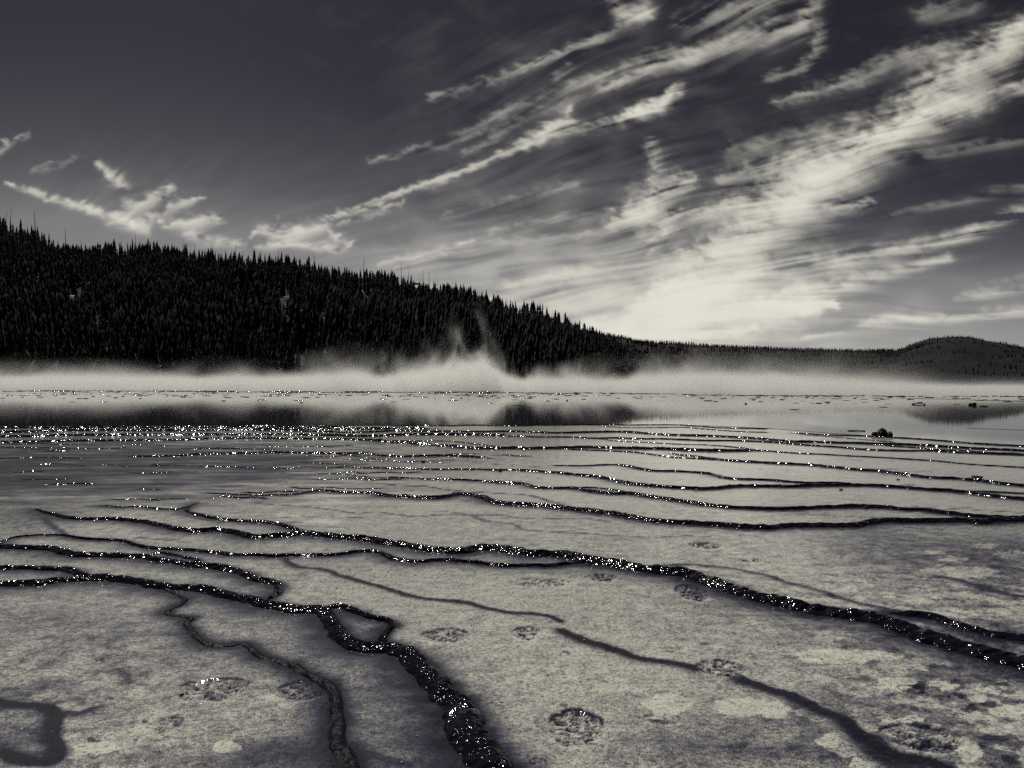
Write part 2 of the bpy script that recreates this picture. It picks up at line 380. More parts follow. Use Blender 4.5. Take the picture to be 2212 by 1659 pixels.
rim(A(0, (-200, 540), (400, 550), (620, 552), (950, 555), (1100, 545)), .07, .3, .4)
rim(A(0, (350, 580), (620, 578)), .07, .3, .4)
rim(A(0, (-200, 645), (80, 640), (300, 632), (520, 632), (700, 640)), .07, .3, .4)
rim(A(0, (1100, 618), (1250, 620), (1550, 615), (1700, 605), (2000, 595), (2212, 592)) + A(1, (150, 588), (400, 590), (700, 595), (950, 592), (1050, 608), (1300, 620), (1500, 612), (1700, 612), (1850, 622), (2010, 630)), .13, .36)
rim(A(1, (2060, 610), (2212, 612)) + A(2, (0, 617), (150, 620)), .05, .3)
rim(A(0, (1680, 548), (1900, 555), (2130, 557)), .07, .36, .4)
rim(A(0, (1300, 703), (1500, 700), (1700, 710), (1950, 712), (2212, 725)), .06, .3, .4)
rim(A(1, (380, 670), (500, 682), (650, 688), (800, 705)), .06, .3, .4)
rim(A(1, (480, 775), (700, 772), (850, 790), (980, 800)), .06, .3, .4)
rim(A(1, (290, 885), (400, 900), (530, 900)), .06, .3, .4)
rim(A(0, (850, 1045), (1050, 1058), (1220, 1055), (1400, 1075), (1550, 1075), (1640, 1050)), .07, .3)
rim(A(0, (-300, 46), (0, 47), (700, 55), (1400, 62), (2212, 68)) + A(1, (600, 72), (1000, 75), (1500, 70), (2212, 74)) + A(2, (200, 76), (420, 82)), .5, .13, .3)
rim(A(3, (1100, 121), (1400, 128), (1600, 133), (1900, 140), (2212, 147), (2500, 152)), .28, .14, .3)
# fine broken ripples of the dark shallows on the left
_r = random.Random(21)
for _ in range(34):
    u0 = _r.uniform(-60, 900); v0 = _r.uniform(955, 1085); n_ = _r.randint(3, 7); pts_r = []
    for k in range(n_):
        pts_r.append((u0 + k * _r.uniform(22, 40), v0 + k * _r.uniform(-.6, 1.3) + _r.uniform(-1.2, 1.2)))
    rim(pts_r, _r.uniform(.04, .085), _r.uniform(.22, .34), .35)
for _ in range(30):
    u0 = _r.uniform(500, 2100); v0 = _r.uniform(965, 1165); n_ = _r.randint(3, 6); pts_r = []
    dv_ = _r.uniform(.0, .08)
    for k in range(n_):
        pts_r.append((u0 + k * _r.uniform(30, 60), v0 + k * 45 * dv_ + _r.uniform(-2, 2) * (v0 - 900) / 160))
    seam(pts_r, _r.uniform(.022, .045), _r.uniform(.35, .65))
# soft dark furrows of the near mat
rim(B(0, (1400, 90), (1480, 130), (1560, 170), (1600, 200), (1560, 240), (1480, 280), (1450, 310), (1500, 330), (1600, 345), (1660, 360), (1620, 400), (1650, 460), (1680, 510), (1750, 560), (1850, 590), (1960, 595), (2050, 585), (2130, 595), (2212, 650))
     + B(1, (60, 690), (200, 730), (330, 760), (420, 820), (520, 870), (620, 915), (670, 980), (690, 1060), (690, 1150), (705, 1250), (720, 1350), (760, 1450), (800, 1560), (820, 1659), (830, 1800)), [(0, .07), (.3, .085), (.6, .10), (1, .12)], .12, 1.05)
seam(B(0, (-300, 1040), (0, 1085), (150, 1110), (300, 1120), (400, 1140), (480, 1200), (470, 1280), (450, 1380), (470, 1460), (490, 1540), (430, 1600), (250, 1600), (100, 1570), (0, 1550), (-200, 1520)), .085, .95)
seam(B(0, (480, 1190), (580, 1180), (680, 1185), (800, 1140)), .05, .7)
seam(B(0, (1020, 810), (1070, 840), (1100, 890), (1130, 920)), .04, .5)
seam(A(1, (250, 1480), (290, 1540), (370, 1580), (500, 1590), (600, 1605), (700, 1640)) + B(1, (780, 5), (880, 35), (1000, 70), (1100, 95), (1200, 130), (1350, 175), (1500, 195), (1650, 210), (1800, 225), (1900, 245), (2000, 275), (2080, 290), (2212, 315)) + B(2, (150, 318), (250, 335), (350, 350), (420, 385)), .055, 1.0)
seam(B(2, (450, 470), (520, 505), (650, 560), (800, 600), (950, 645), (1050, 690), (1200, 720), (1350, 745), (1500, 775), (1580, 795)), .075, 1.05)
seam(B(2, (1950, 880), (2050, 920), (2212, 970)) + B(3, (150, 1010), (300, 1070), (450, 1150), (600, 1210), (700, 1270), (800, 1350), (900, 1440), (1050, 1530), (1250, 1580), (1450, 1610), (1600, 1680), (1800, 1800)), .09, .95)
seam(B(3, (880, 1400), (1000, 1560), (1150, 1620), (1300, 1720)), .16, .8)
seam(B(3, (1500, 10), (1700, 50), (1900, 110), (2050, 150), (2212, 175), (2500, 200)), .09, .7)
seam(B(1, (860, 1500), (1000, 1545), (1150, 1590), (1300, 1620)), .05, .5)

def catmull(P, n=8):
    P = np.asarray(P, float)
    P = np.vstack([2 * P[0] - P[1], P, 2 * P[-1] - P[-2]])
    out = []
    ts = np.linspace(0, 1, n, endpoint=False)[:, None]
    for i in range(1, len(P) - 2):
        p0, p1, p2, p3 = P[i - 1], P[i], P[i + 1], P[i + 2]
        out.append(0.5 * ((2 * p1) + (-p0 + p2) * ts + (2 * p0 - 5 * p1 + 4 * p2 - p3) * ts ** 2 + (-p0 + 3 * p1 - 3 * p2 + p3) * ts ** 3))
    out.append(P[-2:-1])
    return np.vstack(out)

def resample(P, frac=0.0028, lo=0.012):
    out = [P[0]]; acc = 0.0
    for a, b in zip(P[:-1], P[1:]):
        d = np.linalg.norm(b - a)
        if d < 1e-9: continue
        step = max(lo, frac * a[1])
        s = step - acc
        while s <= d:
            out.append(a + (b - a) * s / d); s += step
        acc = d - (s - step)
    out.append(P[-1])
    return np.array(out)

lines = []
for kind, pts, W, hf, dark in R:
    wm = W if isinstance(W, float) else np.mean([w for _, w in W])
    zc = wm * hf * 0.5 if kind == 'rim' else 0.0
    uv = catmull(pts, 8)
    g = np.array([gnd(u, v, zc) for u, v in uv])
    g = resample(g)
    t = np.linspace(0, 1, len(g))
    w = np.full(len(g), W) if isinstance(W, float) else np.interp(t, [a for a, _ in W], [b for _, b in W])
    if kind == 'rim': w = w * np.interp(g[:, 1], [4.5, 6.2, 9, 18, 23, 60], [.90, .76, .76, .82, 1, 1])
    seg = np.gradient(g, axis=0)
    seg /= np.maximum(np.linalg.norm(seg, axis=1), 1e-9)[:, None]
    for _ in range(2):
        seg[1:-1] = (seg[:-2] + seg[1:-1] * 2 + seg[2:]) / 4
        seg /= np.maximum(np.linalg.norm(seg, axis=1), 1e-9)[:, None]
    nrm = np.stack([seg[:, 1], -seg[:, 0]], 1)
    arc = np.concatenate([[0], np.cumsum(np.linalg.norm(np.diff(g, axis=0), axis=1))])
    # natural wander of the line
    wob = fbm(arc * 1.9 + 31 * len(lines), np.zeros_like(arc) + 3.3 * len(lines), 3, 5) * np.minimum(w, .2) * 0.35
    g = g + nrm * wob[:, None]
    lines.append(dict(kind=kind, g=g, w=w, n=nrm, arc=arc, hf=hf, dark=dark))

# ------------------------------------------------------------------ ground sheet
vs = np.concatenate([np.arange(2500, 1760, -22.0), np.arange(1760, 1000, -2.6), np.arange(1000, 880, -1.5), np.arange(880, 835, -1.2), np.arange(835, 822, -0.8)])
ys = np.concatenate([[-8.0, 0.0, 1.2], CAMH * F / (vs - VH), [2200.0, 4000.0, 9000.0]])
us = np.concatenate([np.arange(-2600, -140, 34.0), np.arange(-140, 2352, 3.0), np.arange(2352, 4812, 34.0)])
ss = (us - U0) / F
yy = np.repeat(ys, len(ss)); s_ = np.tile(ss, len(ys))
xx = s_ * np.maximum(yy, 2.0)
near = (yy > 2.0)
vv = np.where(yy > 0.5, VH + CAMH * F / np.maximum(yy, 0.5), 9000.0)
uu = U0 + xx / np.maximum(yy, 0.5) * F

sel = np.where((yy > 2) & (yy < 140))[0]
def jitter(j):
    return (xx + fbm(xx * 6, yy * 6, 3, 77) * j + fbm(xx * 26, yy * 26, 2, 78) * j * .4,
            yy + fbm(xx * 6 + 50, yy * 6, 3, 79) * j + fbm(xx * 26 + 50, yy * 26, 2, 80) * j * .4)
mottle = np.clip(1 + .45 * fbm(xx * 4, yy * 6, 3, 81), .4, 1.3)
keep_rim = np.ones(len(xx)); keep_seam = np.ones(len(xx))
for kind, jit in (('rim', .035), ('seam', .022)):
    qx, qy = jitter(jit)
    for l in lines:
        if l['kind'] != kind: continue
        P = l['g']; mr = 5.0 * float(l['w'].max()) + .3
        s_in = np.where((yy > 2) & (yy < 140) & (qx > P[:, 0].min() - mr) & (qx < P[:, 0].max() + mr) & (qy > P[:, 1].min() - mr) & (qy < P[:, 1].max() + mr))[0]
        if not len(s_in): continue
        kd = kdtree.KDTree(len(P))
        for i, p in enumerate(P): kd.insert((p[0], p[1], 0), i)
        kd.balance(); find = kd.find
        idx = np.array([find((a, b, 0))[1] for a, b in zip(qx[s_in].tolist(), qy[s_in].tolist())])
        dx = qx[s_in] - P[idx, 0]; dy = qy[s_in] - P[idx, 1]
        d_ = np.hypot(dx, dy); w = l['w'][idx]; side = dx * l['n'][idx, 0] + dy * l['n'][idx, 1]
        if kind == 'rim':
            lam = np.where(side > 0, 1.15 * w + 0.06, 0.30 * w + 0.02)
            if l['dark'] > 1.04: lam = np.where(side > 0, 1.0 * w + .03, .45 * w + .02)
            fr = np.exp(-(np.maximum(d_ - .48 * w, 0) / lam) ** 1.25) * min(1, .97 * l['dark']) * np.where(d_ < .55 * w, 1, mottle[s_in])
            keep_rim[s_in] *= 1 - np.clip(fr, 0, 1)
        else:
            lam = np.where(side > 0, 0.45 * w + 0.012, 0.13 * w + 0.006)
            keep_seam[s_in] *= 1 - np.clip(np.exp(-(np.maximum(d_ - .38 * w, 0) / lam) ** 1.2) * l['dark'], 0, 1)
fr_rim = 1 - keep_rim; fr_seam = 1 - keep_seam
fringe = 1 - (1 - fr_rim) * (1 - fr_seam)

tone = np.full(len(xx), 0.76)
tone += fbm(xx * 0.35, yy * 0.5, 4, 21) * 0.08
# big areas of darker or paler mat, plus the hill's reflection painted in at left (bearing, dip, radii, change)
def area(lst):
    global tone
    wu = uu + fbm(xx * 1.1, yy * 1.3, 4, 41) * 110 * np.clip(6 / np.maximum(yy, 1), .2, 1.5)
    wv = vv + fbm(xx * 1.1 + 70, yy * 1.3, 4, 43) * 42 * np.clip(6 / np.maximum(yy, 1), .2, 1.5)
    for (a, b, ra, rb, dv, soft) in lst:
        d = np.hypot((wu - a) / ra, (wv - b) / rb)
        tone = tone + dv * (1 - sstep(1 - soft, 1 + soft * .3, d))
area([(250, 1005, 560, 85, -.36, .7), (60, 1040, 360, 70, -.20, .7), (620, 1000, 300, 40, -.10, .8), (500, 1085, 180, 16, -.08, .8),
      (-100, 970, 900, 60, -.14, .8), (60, 1120, 160, 40, -.22, .9),
      (2000, 1190, 330, 65, -.22, .7), (2250, 1240, 300, 100, -.16, .7), (1800, 1170, 200, 22, -.06, .8),
      (1750, 1580, 420, 70, -.15, .6), (2050, 1490, 300, 60, -.14, .6), (2180, 1640, 200, 110, -.18, .7), (1560, 1640, 300, 60, -.15, .6),
      (1900, 1395, 300, 40, -.10, .8), (2120, 1370, 160, 40, -.20, .7),
      (250, 1400, 420, 110, -.10, .9), (60, 1490, 180, 40, -.14, .8), (40, 1600, 90, 50, -.16, .8), (420, 1640, 300, 40, -.18, .8), (120, 1340, 260, 50, -.10, .9),
      (600, 1640, 160, 60, -.2, .8), (880, 1640, 120, 60, -.12, .9),
      (300, 1590, 180, 40, .08, .8), (1000, 1290, 420, 60, .06, .8), (1250, 1420, 400, 100, .05, .9)])
def spots(lst):
    global tone
    wu = uu + fbm(xx * 7, yy * 7, 3, 51) * 26
    wv = vv + fbm(xx * 7 + 30, yy * 7, 3, 52) * 9
    for (a, b, ra, rb, dv) in lst:
        d = np.hypot((wu - a) / ra, (wv - b) / rb)
        tone = tone + dv * (1 - sstep(.90, 1.04, d))
sp = []
for tile, x, y, rx, ry in [('B2', 1360, 1110, 215, 85), ('B2', 1990, 1130, 250, 85), ('B3', 1100, 930, 170, 60), ('B3', 560, 1410, 150, 70), ('B3', 690, 1490, 170, 80), ('B3', 850, 1610, 150, 55),
                           ('B3', 2080, 1170, 190, 50), ('B3', 1800, 1050, 90, 45), ('B3', 1450, 920, 90, 30), ('B3', 1560, 960, 70, 25), ('B3', 1950, 980, 80, 28), ('B3', 2170, 1040, 90, 45), ('B3', 1230, 1240, 110, 35),
                           ('B3', 1060, 1270, 90, 30), ('B3', 60, 1150, 120, 80), ('B3', 1420, 1290, 60, 20), ('B3', 1730, 1530, 110, 80), ('B3', 2100, 1310, 80, 20),
                           ('A3', 1430, 1455, 95, 20), ('A3', 1600, 1515, 140, 25), ('A3', 1880, 1395, 110, 20), ('A3', 2080, 1470, 140, 28), ('A3', 1730, 1625, 230, 55), ('A3', 1450, 1595, 150, 25), ('A3', 680, 1490, 55, 12),
                           ('A1', 550, 1190, 160, 20), ('A1', 290, 1130, 110, 14), ('A1', 1880, 1215, 45, 11), ('B3', 700, 690, 500, 60), ('B0', 850, 1480, 200, 50), ('B0', 1950, 1480, 120, 60), ('B1', 140, 1060, 90, 20), ('B1', 290, 1115, 90, 22)]:
    v0 = 829.5 if tile[0] == 'A' else 1244.2
    sp.append((553 * int(tile[1]) + x / 4, v0 + y / 4, rx / 4, ry / 4, .40 if tile[0] == 'B' else .30))
for tile, x, y, rx, ry in [('B3', 1660, 1030, 65, 35), ('B3', 1740, 1140, 55, 28), ('B3', 1300, 950, 55, 40), ('B3', 1640, 950, 75, 40), ('B3', 1900, 1100, 60, 26), ('B3', 2030, 930, 45, 18), ('B2', 1450, 1080, 60, 26), ('B2', 1320, 1148, 28, 12),
                           ('B2', 1830, 1080, 40, 12), ('B2', 1950, 1112, 38, 14), ('B2', 415, 1115, 38, 14), ('B2', 455, 658, 28, 10), ('B2', 1350, 640, 28, 10), ('B2', 1680, 592, 50, 9), ('B0', 960, 1070, 40, 14), ('B0', 870, 735, 36, 10), ('B0', 825, 1412, 34, 18), ('B0', 1165, 1420, 26, 10), ('B3', 1280, 1465, 40, 14), ('B0', 1265, 1250, 36, 20), ('B0', 1490, 1215, 36, 16)]:
    sp.append((553 * int(tile[1]) + x / 4, 1244.2 + y / 4, rx / 4, ry / 4, -.36))
spots(sp)
lm = sstep(1150, 700, uu) * sstep(925, 960, vv) * sstep(1120, 1060, vv)
tone += lm * (fbm(xx * .45, yy * 2.2, 4, 63) * .55 + fbm(xx * 1.4, yy * 6.5, 3, 64) * .35 - .02)
rnd_big = fbm(xx * 2.3, yy * 3.6, 5, 61)
rightness = sstep(1500, 2100, uu) * sstep(1150, 1300, vv)
tone += rnd_big * (0.05 + 0.11 * rightness)
leftness = sstep(700, 100, uu) * sstep(1250, 1450, vv) * .6
cr = fbm(xx * 3.1 + 4, yy * 3.6, 5, 65)
crisp = sstep(.02, .07, cr) - .5
tone += crisp * (.05 + .20 * rightness + .12 * leftness) * (yy < 12)
cr2 = fbm(xx * 9 + 4, yy * 10, 4, 66)
tone -= sstep(.14, .22, cr2) * (.10 + .13 * rightness + .10 * leftness) * (yy < 12)
tone += sstep(.20, .26, -cr2) * (.04 + .10 * rightness + .05 * leftness) * (yy < 12)
tone = np.clip(tone, 0.06, 0.99)
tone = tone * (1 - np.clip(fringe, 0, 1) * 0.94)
tone = np.where(yy > 150, 0.25, tone)

zz = fbm(xx * 5, yy * 5, 4, 90) * 0.010 * np.clip(8 / np.maximum(yy, 1), .1, 1)
zz += fbm(xx * 30, yy * 30, 3, 92) * 0.004 * np.clip(6 / np.maximum(yy, 1), .0, 1)
zz -= 0.004 * fr_rim
wet = np.where(yy < 40, .8, .8)
# broken tracks: sunk ovals with torn crust inside
TR = [('B', 0, 1830, 985, 310, 105, 1), ('B', 1, 390, 985, 220, 95, 1), ('B', 2, 560, 1320, 240, 165, 1.3), ('B', 2, 130, 495, 135, 60, 1), ('B', 1, 1640, 520, 200, 70, .8), ('B', 2, 1560, 150, 130, 75, 1),
      ('B', 2, 1810, 800, 215, 75, 1.1), ('B', 2, 770, 15, 135, 35, .8), ('B', 3, 1330, 1400, 330, 130, .8), ('B', 2, 230, 1620, 80, 50, .8), ('A', 2, 1670, 1400, 140, 30, .8), ('A', 2, 2060, 1530, 95, 20, .8), ('B', 3, 1290, 990, 130, 50, .8),
      ('B', 2, 1300, 1240, 160, 60, .6), ('B', 0, 1440, 1300, 110, 90, .6), ('B', 2, 240, 60, 260, 40, .5)]
tracks = []
for row, k, x, y, rx, ry, dep in TR:
    u = 553 * k + x / 4; v = (829.5 if row == 'A' else 1244.2) + y / 4
    cx, cy = gnd(u, v)
    ax = rx / 4 / F * cy
    y1 = gnd(u, v - ry / 4)[1]; y2 = gnd(u, v + ry / 4)[1]
    ay = (y1 - y2) / 2; cy = (y1 + y2) / 2
    tracks.append((cx, cy, ax, ay, dep))
    ex = (xx - cx) / ax; ey = (yy - cy) / ay
    r = np.hypot(ex, ey) + fbm(xx * 9, yy * 9, 3, 131) * .26
    ins = 1 - sstep(.72, 1.02, r)
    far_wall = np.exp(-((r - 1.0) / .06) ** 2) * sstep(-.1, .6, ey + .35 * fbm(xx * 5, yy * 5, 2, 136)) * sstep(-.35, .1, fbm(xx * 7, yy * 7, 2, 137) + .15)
    q = np.abs(fbm(xx * 11 + 5, yy * 17, 4, 133))
    torn = (1 - sstep(.0, .10, q))
    chip = fbm(xx * 16, yy * 30, 4, 134)
    sz = min(1.0, ax / .17)
    zz -= far_wall * .010 * sz
    zz += ins * dep * sz * (-0.013 + chip * 0.012 - torn * 0.012)
    wet = wet * (1 - ins)
    tone = tone - ins * torn * 0.62 * dep + ins * chip * .40 - far_wall * .8 * dep - ins * .05  # torn cracks, plus the far wall's shade painted dark into the tone
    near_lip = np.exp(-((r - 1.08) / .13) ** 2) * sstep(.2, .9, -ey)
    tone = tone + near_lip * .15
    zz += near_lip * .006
tone = np.clip(tone, 0.015, 1.0)
zz = np.where(yy > 60, -0.02, zz)
zz = np.where(yy < 2.0, 0, zz)

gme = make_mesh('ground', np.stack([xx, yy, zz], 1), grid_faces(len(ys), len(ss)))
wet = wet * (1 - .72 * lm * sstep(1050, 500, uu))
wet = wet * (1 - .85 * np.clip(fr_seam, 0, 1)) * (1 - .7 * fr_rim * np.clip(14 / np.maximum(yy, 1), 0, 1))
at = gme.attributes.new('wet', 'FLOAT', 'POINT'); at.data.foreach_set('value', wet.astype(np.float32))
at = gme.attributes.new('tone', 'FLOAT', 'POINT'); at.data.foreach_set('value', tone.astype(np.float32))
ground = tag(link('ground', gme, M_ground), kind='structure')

# ------------------------------------------------------------------ rims as raised wet ropes of mineral, parts of the ground
NQ = 15
q = np.linspace(0, 1, NQ)
rim_labels = {0: 'broad black lumpy rim winding from the left edge to the bottom of the picture',
              2: 'thin black rim closing the small oval pool in the near mat',
              8: 'longest black glittering rim crossing the middle to the right edge'}
for li, l in enumerate(lines):
    if l['kind'] != 'rim': continue
    g, w, n, arc = l['g'], l['w'], l['n'], l['arc']
    M = len(g)
    yd = g[:, 1]
    endt = np.minimum(sstep(0, 1, arc / (1.2 * w[0] + .05 * yd[0] / 8 + .02)), sstep(0, 1, (arc[-1] - arc) / (1.2 * w[-1] + .02)))
    lump = 1 + 0.22 * fbm(arc * 3.2, arc * 0 + li * 7.7, 3, 201)
    W2 = w * lump * (0.35 + 0.65 * endt)
    H = w * l['hf'] * .86 * (1 + 0.35 * fbm(arc * 2.1, arc * 0 + li * 3.1, 3, 202)) * (0.1 + 0.9 * endt)
    a2, q2 = np.meshgrid(arc, q, indexing='ij')
    off = -0.5 * np.cos(np.pi * q2) * W2[:, None]
    ow = -0.5 * np.cos(np.pi * q2) + 0.5
    fx = np.clip((ow - .36) / .64, 0, 1)
    prof = np.where(ow < .36, np.sin(np.clip(ow / .36, 0, 1) * np.pi / 2) ** .7, .45 * (1 - fx ** 2) + .55 * (1 - fx) ** 1.7)
    z = H[:, None] * prof
    bul = fbm(a2 * 7 + li * 13, q2 * 2.2, 3, 203) * 0.16 * w[:, None]
    rop = np.abs(pnoise(a2 * 19 + q2 * 3.0, q2 * 1.3 + li, 204)) * 0.055 * w[:, None]
    disp = (bul + rop) * np.sin(np.pi * q2)
    # lobes hang over the spill side
    lob = np.abs(pnoise(arc * 5.5 + 40, arc * 0 + li * 2.3, 205))[:, None] * 0.22 * w[:, None] * sstep(.45, .9, q2)
    off = off + disp * (-np.cos(np.pi * q2)) + lob
    z = z + disp * np.sin(np.pi * q2) - 0.012 * (1 - np.sin(np.pi * q2))
    X = g[:, 0:1] + n[:, 0:1] * off; Y = g[:, 1:2] + n[:, 1:2] * off
    me = make_mesh('rim', np.stack([X, Y, z], -1).reshape(-1, 3), grid_faces(M, NQ))
    ym = float(np.median(g[:, 1]))
    o = link('rim', me, M_rim_damp if l['dark'] > 1.04 else M_rim_near if ym < 7.3 else (M_rim_mid if ym < 14 else M_rim_far), ground)
    if li in rim_labels: o['label'] = rim_labels[li]

# ------------------------------------------------------------------ pool water
near_e = [(-1500, 921), (-400, 920), (0, 920), (553, 919.5), (1106, 919), (1400, 918), (1520, 919), (1660, 925), (1760, 933), (1870, 941), (2000, 950), (2212, 961), (2700, 985), (3300, 1010)]
ne = catmull(near_e, 10)
rows = []
for u, v in ne:
    x0, y0 = gnd(u, v, .012)
    sx = (u - U0) / F
    rows.append([(sx * (y0 + (190 - y0) * k), y0 + (190 - y0) * k, 0.012) for k in np.linspace(0, 1, 20) ** 1.5])
wme = make_mesh('water', np.array(rows).reshape(-1, 3), grid_faces(len(rows), 20))
tag(link('water', wme, M_water), kind='structure')

# ------------------------------------------------------------------ hills
def hill_crest(u):
    pu = [-1400, -600, 0, 75, 130, 200, 340, 430, 700, 860, 1000, 1100, 1200, 1260, 1310, 1360, 1430, 1500]
    pv = [330, 400, 492, 516, 550, 558, 546, 566, 594, 616, 650, 680, 708, 720, 734, 752, 790, 819]
    py = [650, 630, 600, 597, 595, 590, 570, 560, 520, 500, 480, 465, 450, 440, 430, 420, 405, 395]
    return np.interp(u, pu, pv), np.interp(u, pu, py)
TOE = 205.0
def hill_z(x, y):
    # crest of the bearing this point lies on
    u = U0 + x / y * F
    v, yc = hill_crest(u)
    zc = CAMH + (VH - v) * yc / F
    t = (y - TOE) / (yc - TOE)
    z = np.where(t < 1, zc * np.clip(t, -0.3, 1) ** 1.0, zc - (y - yc) * 0.22)
    return z
def hill_full(x, y):
    u = U0 + x / y * F
    _, yc = hill_crest(u)
    t = np.clip((y - TOE) / (yc - TOE), 0, 1)
    amp = np.clip(t * 4, 0, 1) * np.clip((1.0 - t) * 5, 0.15, 1)
    return hill_z(x, y) + fbm(x / 55, y / 55, 4, 301) * 7.0 * amp + fbm(x / 14, y / 14, 3, 302) * 1.6 * amp - 0.5
hu = np.linspace(-1400, 1500, 240); ht = np.concatenate([np.linspace(-0.1, 1, 80), np.linspace(1.03, 1.6, 14)])
HV = []
for tt in ht:
    v, yc = hill_crest(hu)
    y = TOE + tt * (yc - TOE)
    x = (hu - U0) / F * y
    HV.append(np.stack([x, y, hill_full(x, y)], 1))
hme = make_mesh('hill', np.array(HV).reshape(-1, 3), grid_faces(len(ht), len(hu)))
hill = tag(link('hill', hme, M_hill), kind='structure')

def far_crest(u):
    pu = [600, 1000, 1250, 1340, 1380, 1500, 1600, 1700, 1850, 1940, 1975, 2010, 2060, 2100, 2130, 2212, 2400, 3000, 3600]
    pv = [700, 700, 716, 728, 738, 745, 750, 754, 758, 757, 742, 731, 727, 729, 736, 750, 766, 770, 775]
    return np.interp(u, pu, pv)
FY = 2300.0
fu = np.linspace(600, 3600, 460); ft = np.concatenate([np.linspace(0, 1, 40), np.linspace(1.04, 1.5, 8)])
def far_pt(u, tt):
    yc = FY
    y = 1200 + tt * (yc - 1200)
    zc = CAMH + (VH - far_crest(u)) * yc / F
    x = (u - U0) / F * y
    tb = np.minimum(tt, 1)
    z = np.where(tt <= 1, -3 + (zc + 3) * (tb ** 0.85), zc - (tt - 1) * 260)
    z = z + fbm(x / 160, y / 160, 4, 311) * 26 * np.clip(tb * 3, 0, 1) * np.clip((1 - tb) * 3, 0.04, 1)
    return x, y, z
FV = []
for tt in ft:
    x, y, z = far_pt(fu, np.full_like(fu, tt))
    FV.append(np.stack([x, y, z], 1))
fme = make_mesh('far_hills', np.array(FV).reshape(-1, 3), grid_faces(len(ft), len(fu)))
tag(link('far_hills', fme, M_far), kind='structure')

# ------------------------------------------------------------------ conifers
def tree_arrays(rs, tiers=7, sides=7, slim=0.15, ragged=0.35, lean=0.0):
    """unit-height conifer crown: drooping ragged whorls, with a thin leader"""
    V, Fc = [], []
    for k in range(tiers):
        f = k / tiers
        z0 = 0.10 + 0.84 * f
        rad = slim * (1 - f) ** 0.85 * rs.uniform(.75, 1.2) + 0.012
        zt = min(1.0, z0 + 0.90 / tiers * rs.uniform(1.3, 1.9))
        b = len(V)
        V.append((0, 0, zt))
        ph = rs.uniform(0, 6.28)
        for s in range(sides * 2):
            a = ph + s / (sides * 2) * 2 * math.pi
            r = rad * (rs.uniform(1 - ragged, 1.15) if s % 2 == 0 else rs.uniform(.30, .6))
            V.append((r * math.cos(a), r * math.sin(a), z0 - r * rs.uniform(.15, .5)))
        n = sides * 2
        for s in range(n):
            Fc.append((b, b + 1 + s, b + 1 + (s + 1) % n))
    return np.array(V), np.array(Fc)

def trunk_arrays(r0=0.014, top=0.98, sides=5, bend=0.0, branches=0, rs=None):
    V, Fc = [], []
    lv = [0, .35, .7, top]
    for z in lv:
        r = r0 * (1 - .8 * z)
        for s in range(sides):
            a = s / sides * 2 * math.pi
            V.append((r * math.cos(a) + bend * z * z, r * math.sin(a), z - .02))
    for k in range(len(lv) - 1):
        for s in range(sides):
            a, b = k * sides + s, k * sides + (s + 1) % sides
            Fc.append((a, b, b + sides)); Fc.append((a, b + sides, a + sides))
    for _ in range(branches):
        z = rs.uniform(.35, .92); a = rs.uniform(0, 6.28); ln = rs.uniform(.03, .10) * (1.2 - z)
        b = len(V); c = (bend * z * z, 0, z)
        e = (c[0] + ln * math.cos(a), ln * math.sin(a), z + rs.uniform(-.02, .05))
        d = .0035
        V += [(c[0], c[1], c[2] - d), (c[0], c[1], c[2] + d), e, (c[0] + d, c[1] + d, c[2])]
        Fc += [(b, b + 1, b + 2), (b + 1, b + 3, b + 2), (b + 3, b, b + 2)]
    return np.array(V), np.array(Fc)

rs = random.Random(3)
crown_meshes, trunk_meshes, snag_meshes = [], [], []
for k in range(7):
    V, Fc = tree_arrays(rs, rs.choice([6, 7, 8, 9]), 7, rs.uniform(.10, .19), rs.uniform(.25, .5))
    crown_meshes.append(make_mesh('crown', V, Fc, False)); crown_meshes[-1].materials.append(M_crown)
    V, Fc = trunk_arrays()
    trunk_meshes.append(make_mesh('trunk', V, Fc, True)); trunk_meshes[-1].materials.append(M_bark)
for k in range(6):
    V, Fc = trunk_arrays(rs.uniform(.012, .020), .98, 5, rs.uniform(-.10, .10), 16, rs)
    snag_meshes.append(make_mesh('snag', V, Fc, False)); snag_meshes[-1].materials.append(M_snag)

def base_at(u, back=0.0):
    v, yc = hill_crest(u)
    y = float(yc) - back
    x = (u - U0) / F * y
    return x, y, float(hill_full(np.array([x]), np.array([y]))[0])

def zone(u):
    for lim, s in ((150, 'above the picture\'s left edge'), (330, 'beside the notch in the ridge'), (480, 'on the rounded knob of the ridge'), (640, 'below the small left cloud'), (800, 'below the bright puff cloud'),
                   (960, 'on the long ridge below the sliver cloud'), (1120, 'on the falling ridge beside the tall dead poles'), (1420, 'at the low nose of the ridge')):
        if u < lim: return s
    return 'at the low nose of the ridge'

def add_conifer(x, y, z, h, label, group, k, rz):
    r = tag(link('conifer', None), label, 'conifer', group)
    r.location = (x, y, z); r.rotation_euler = (0, 0, rz); r.scale = (h, h, h)
    t = link('trunk', trunk_meshes[k]); t.parent = r
    c = link('crown', crown_meshes[k]); c.parent = r
    return r

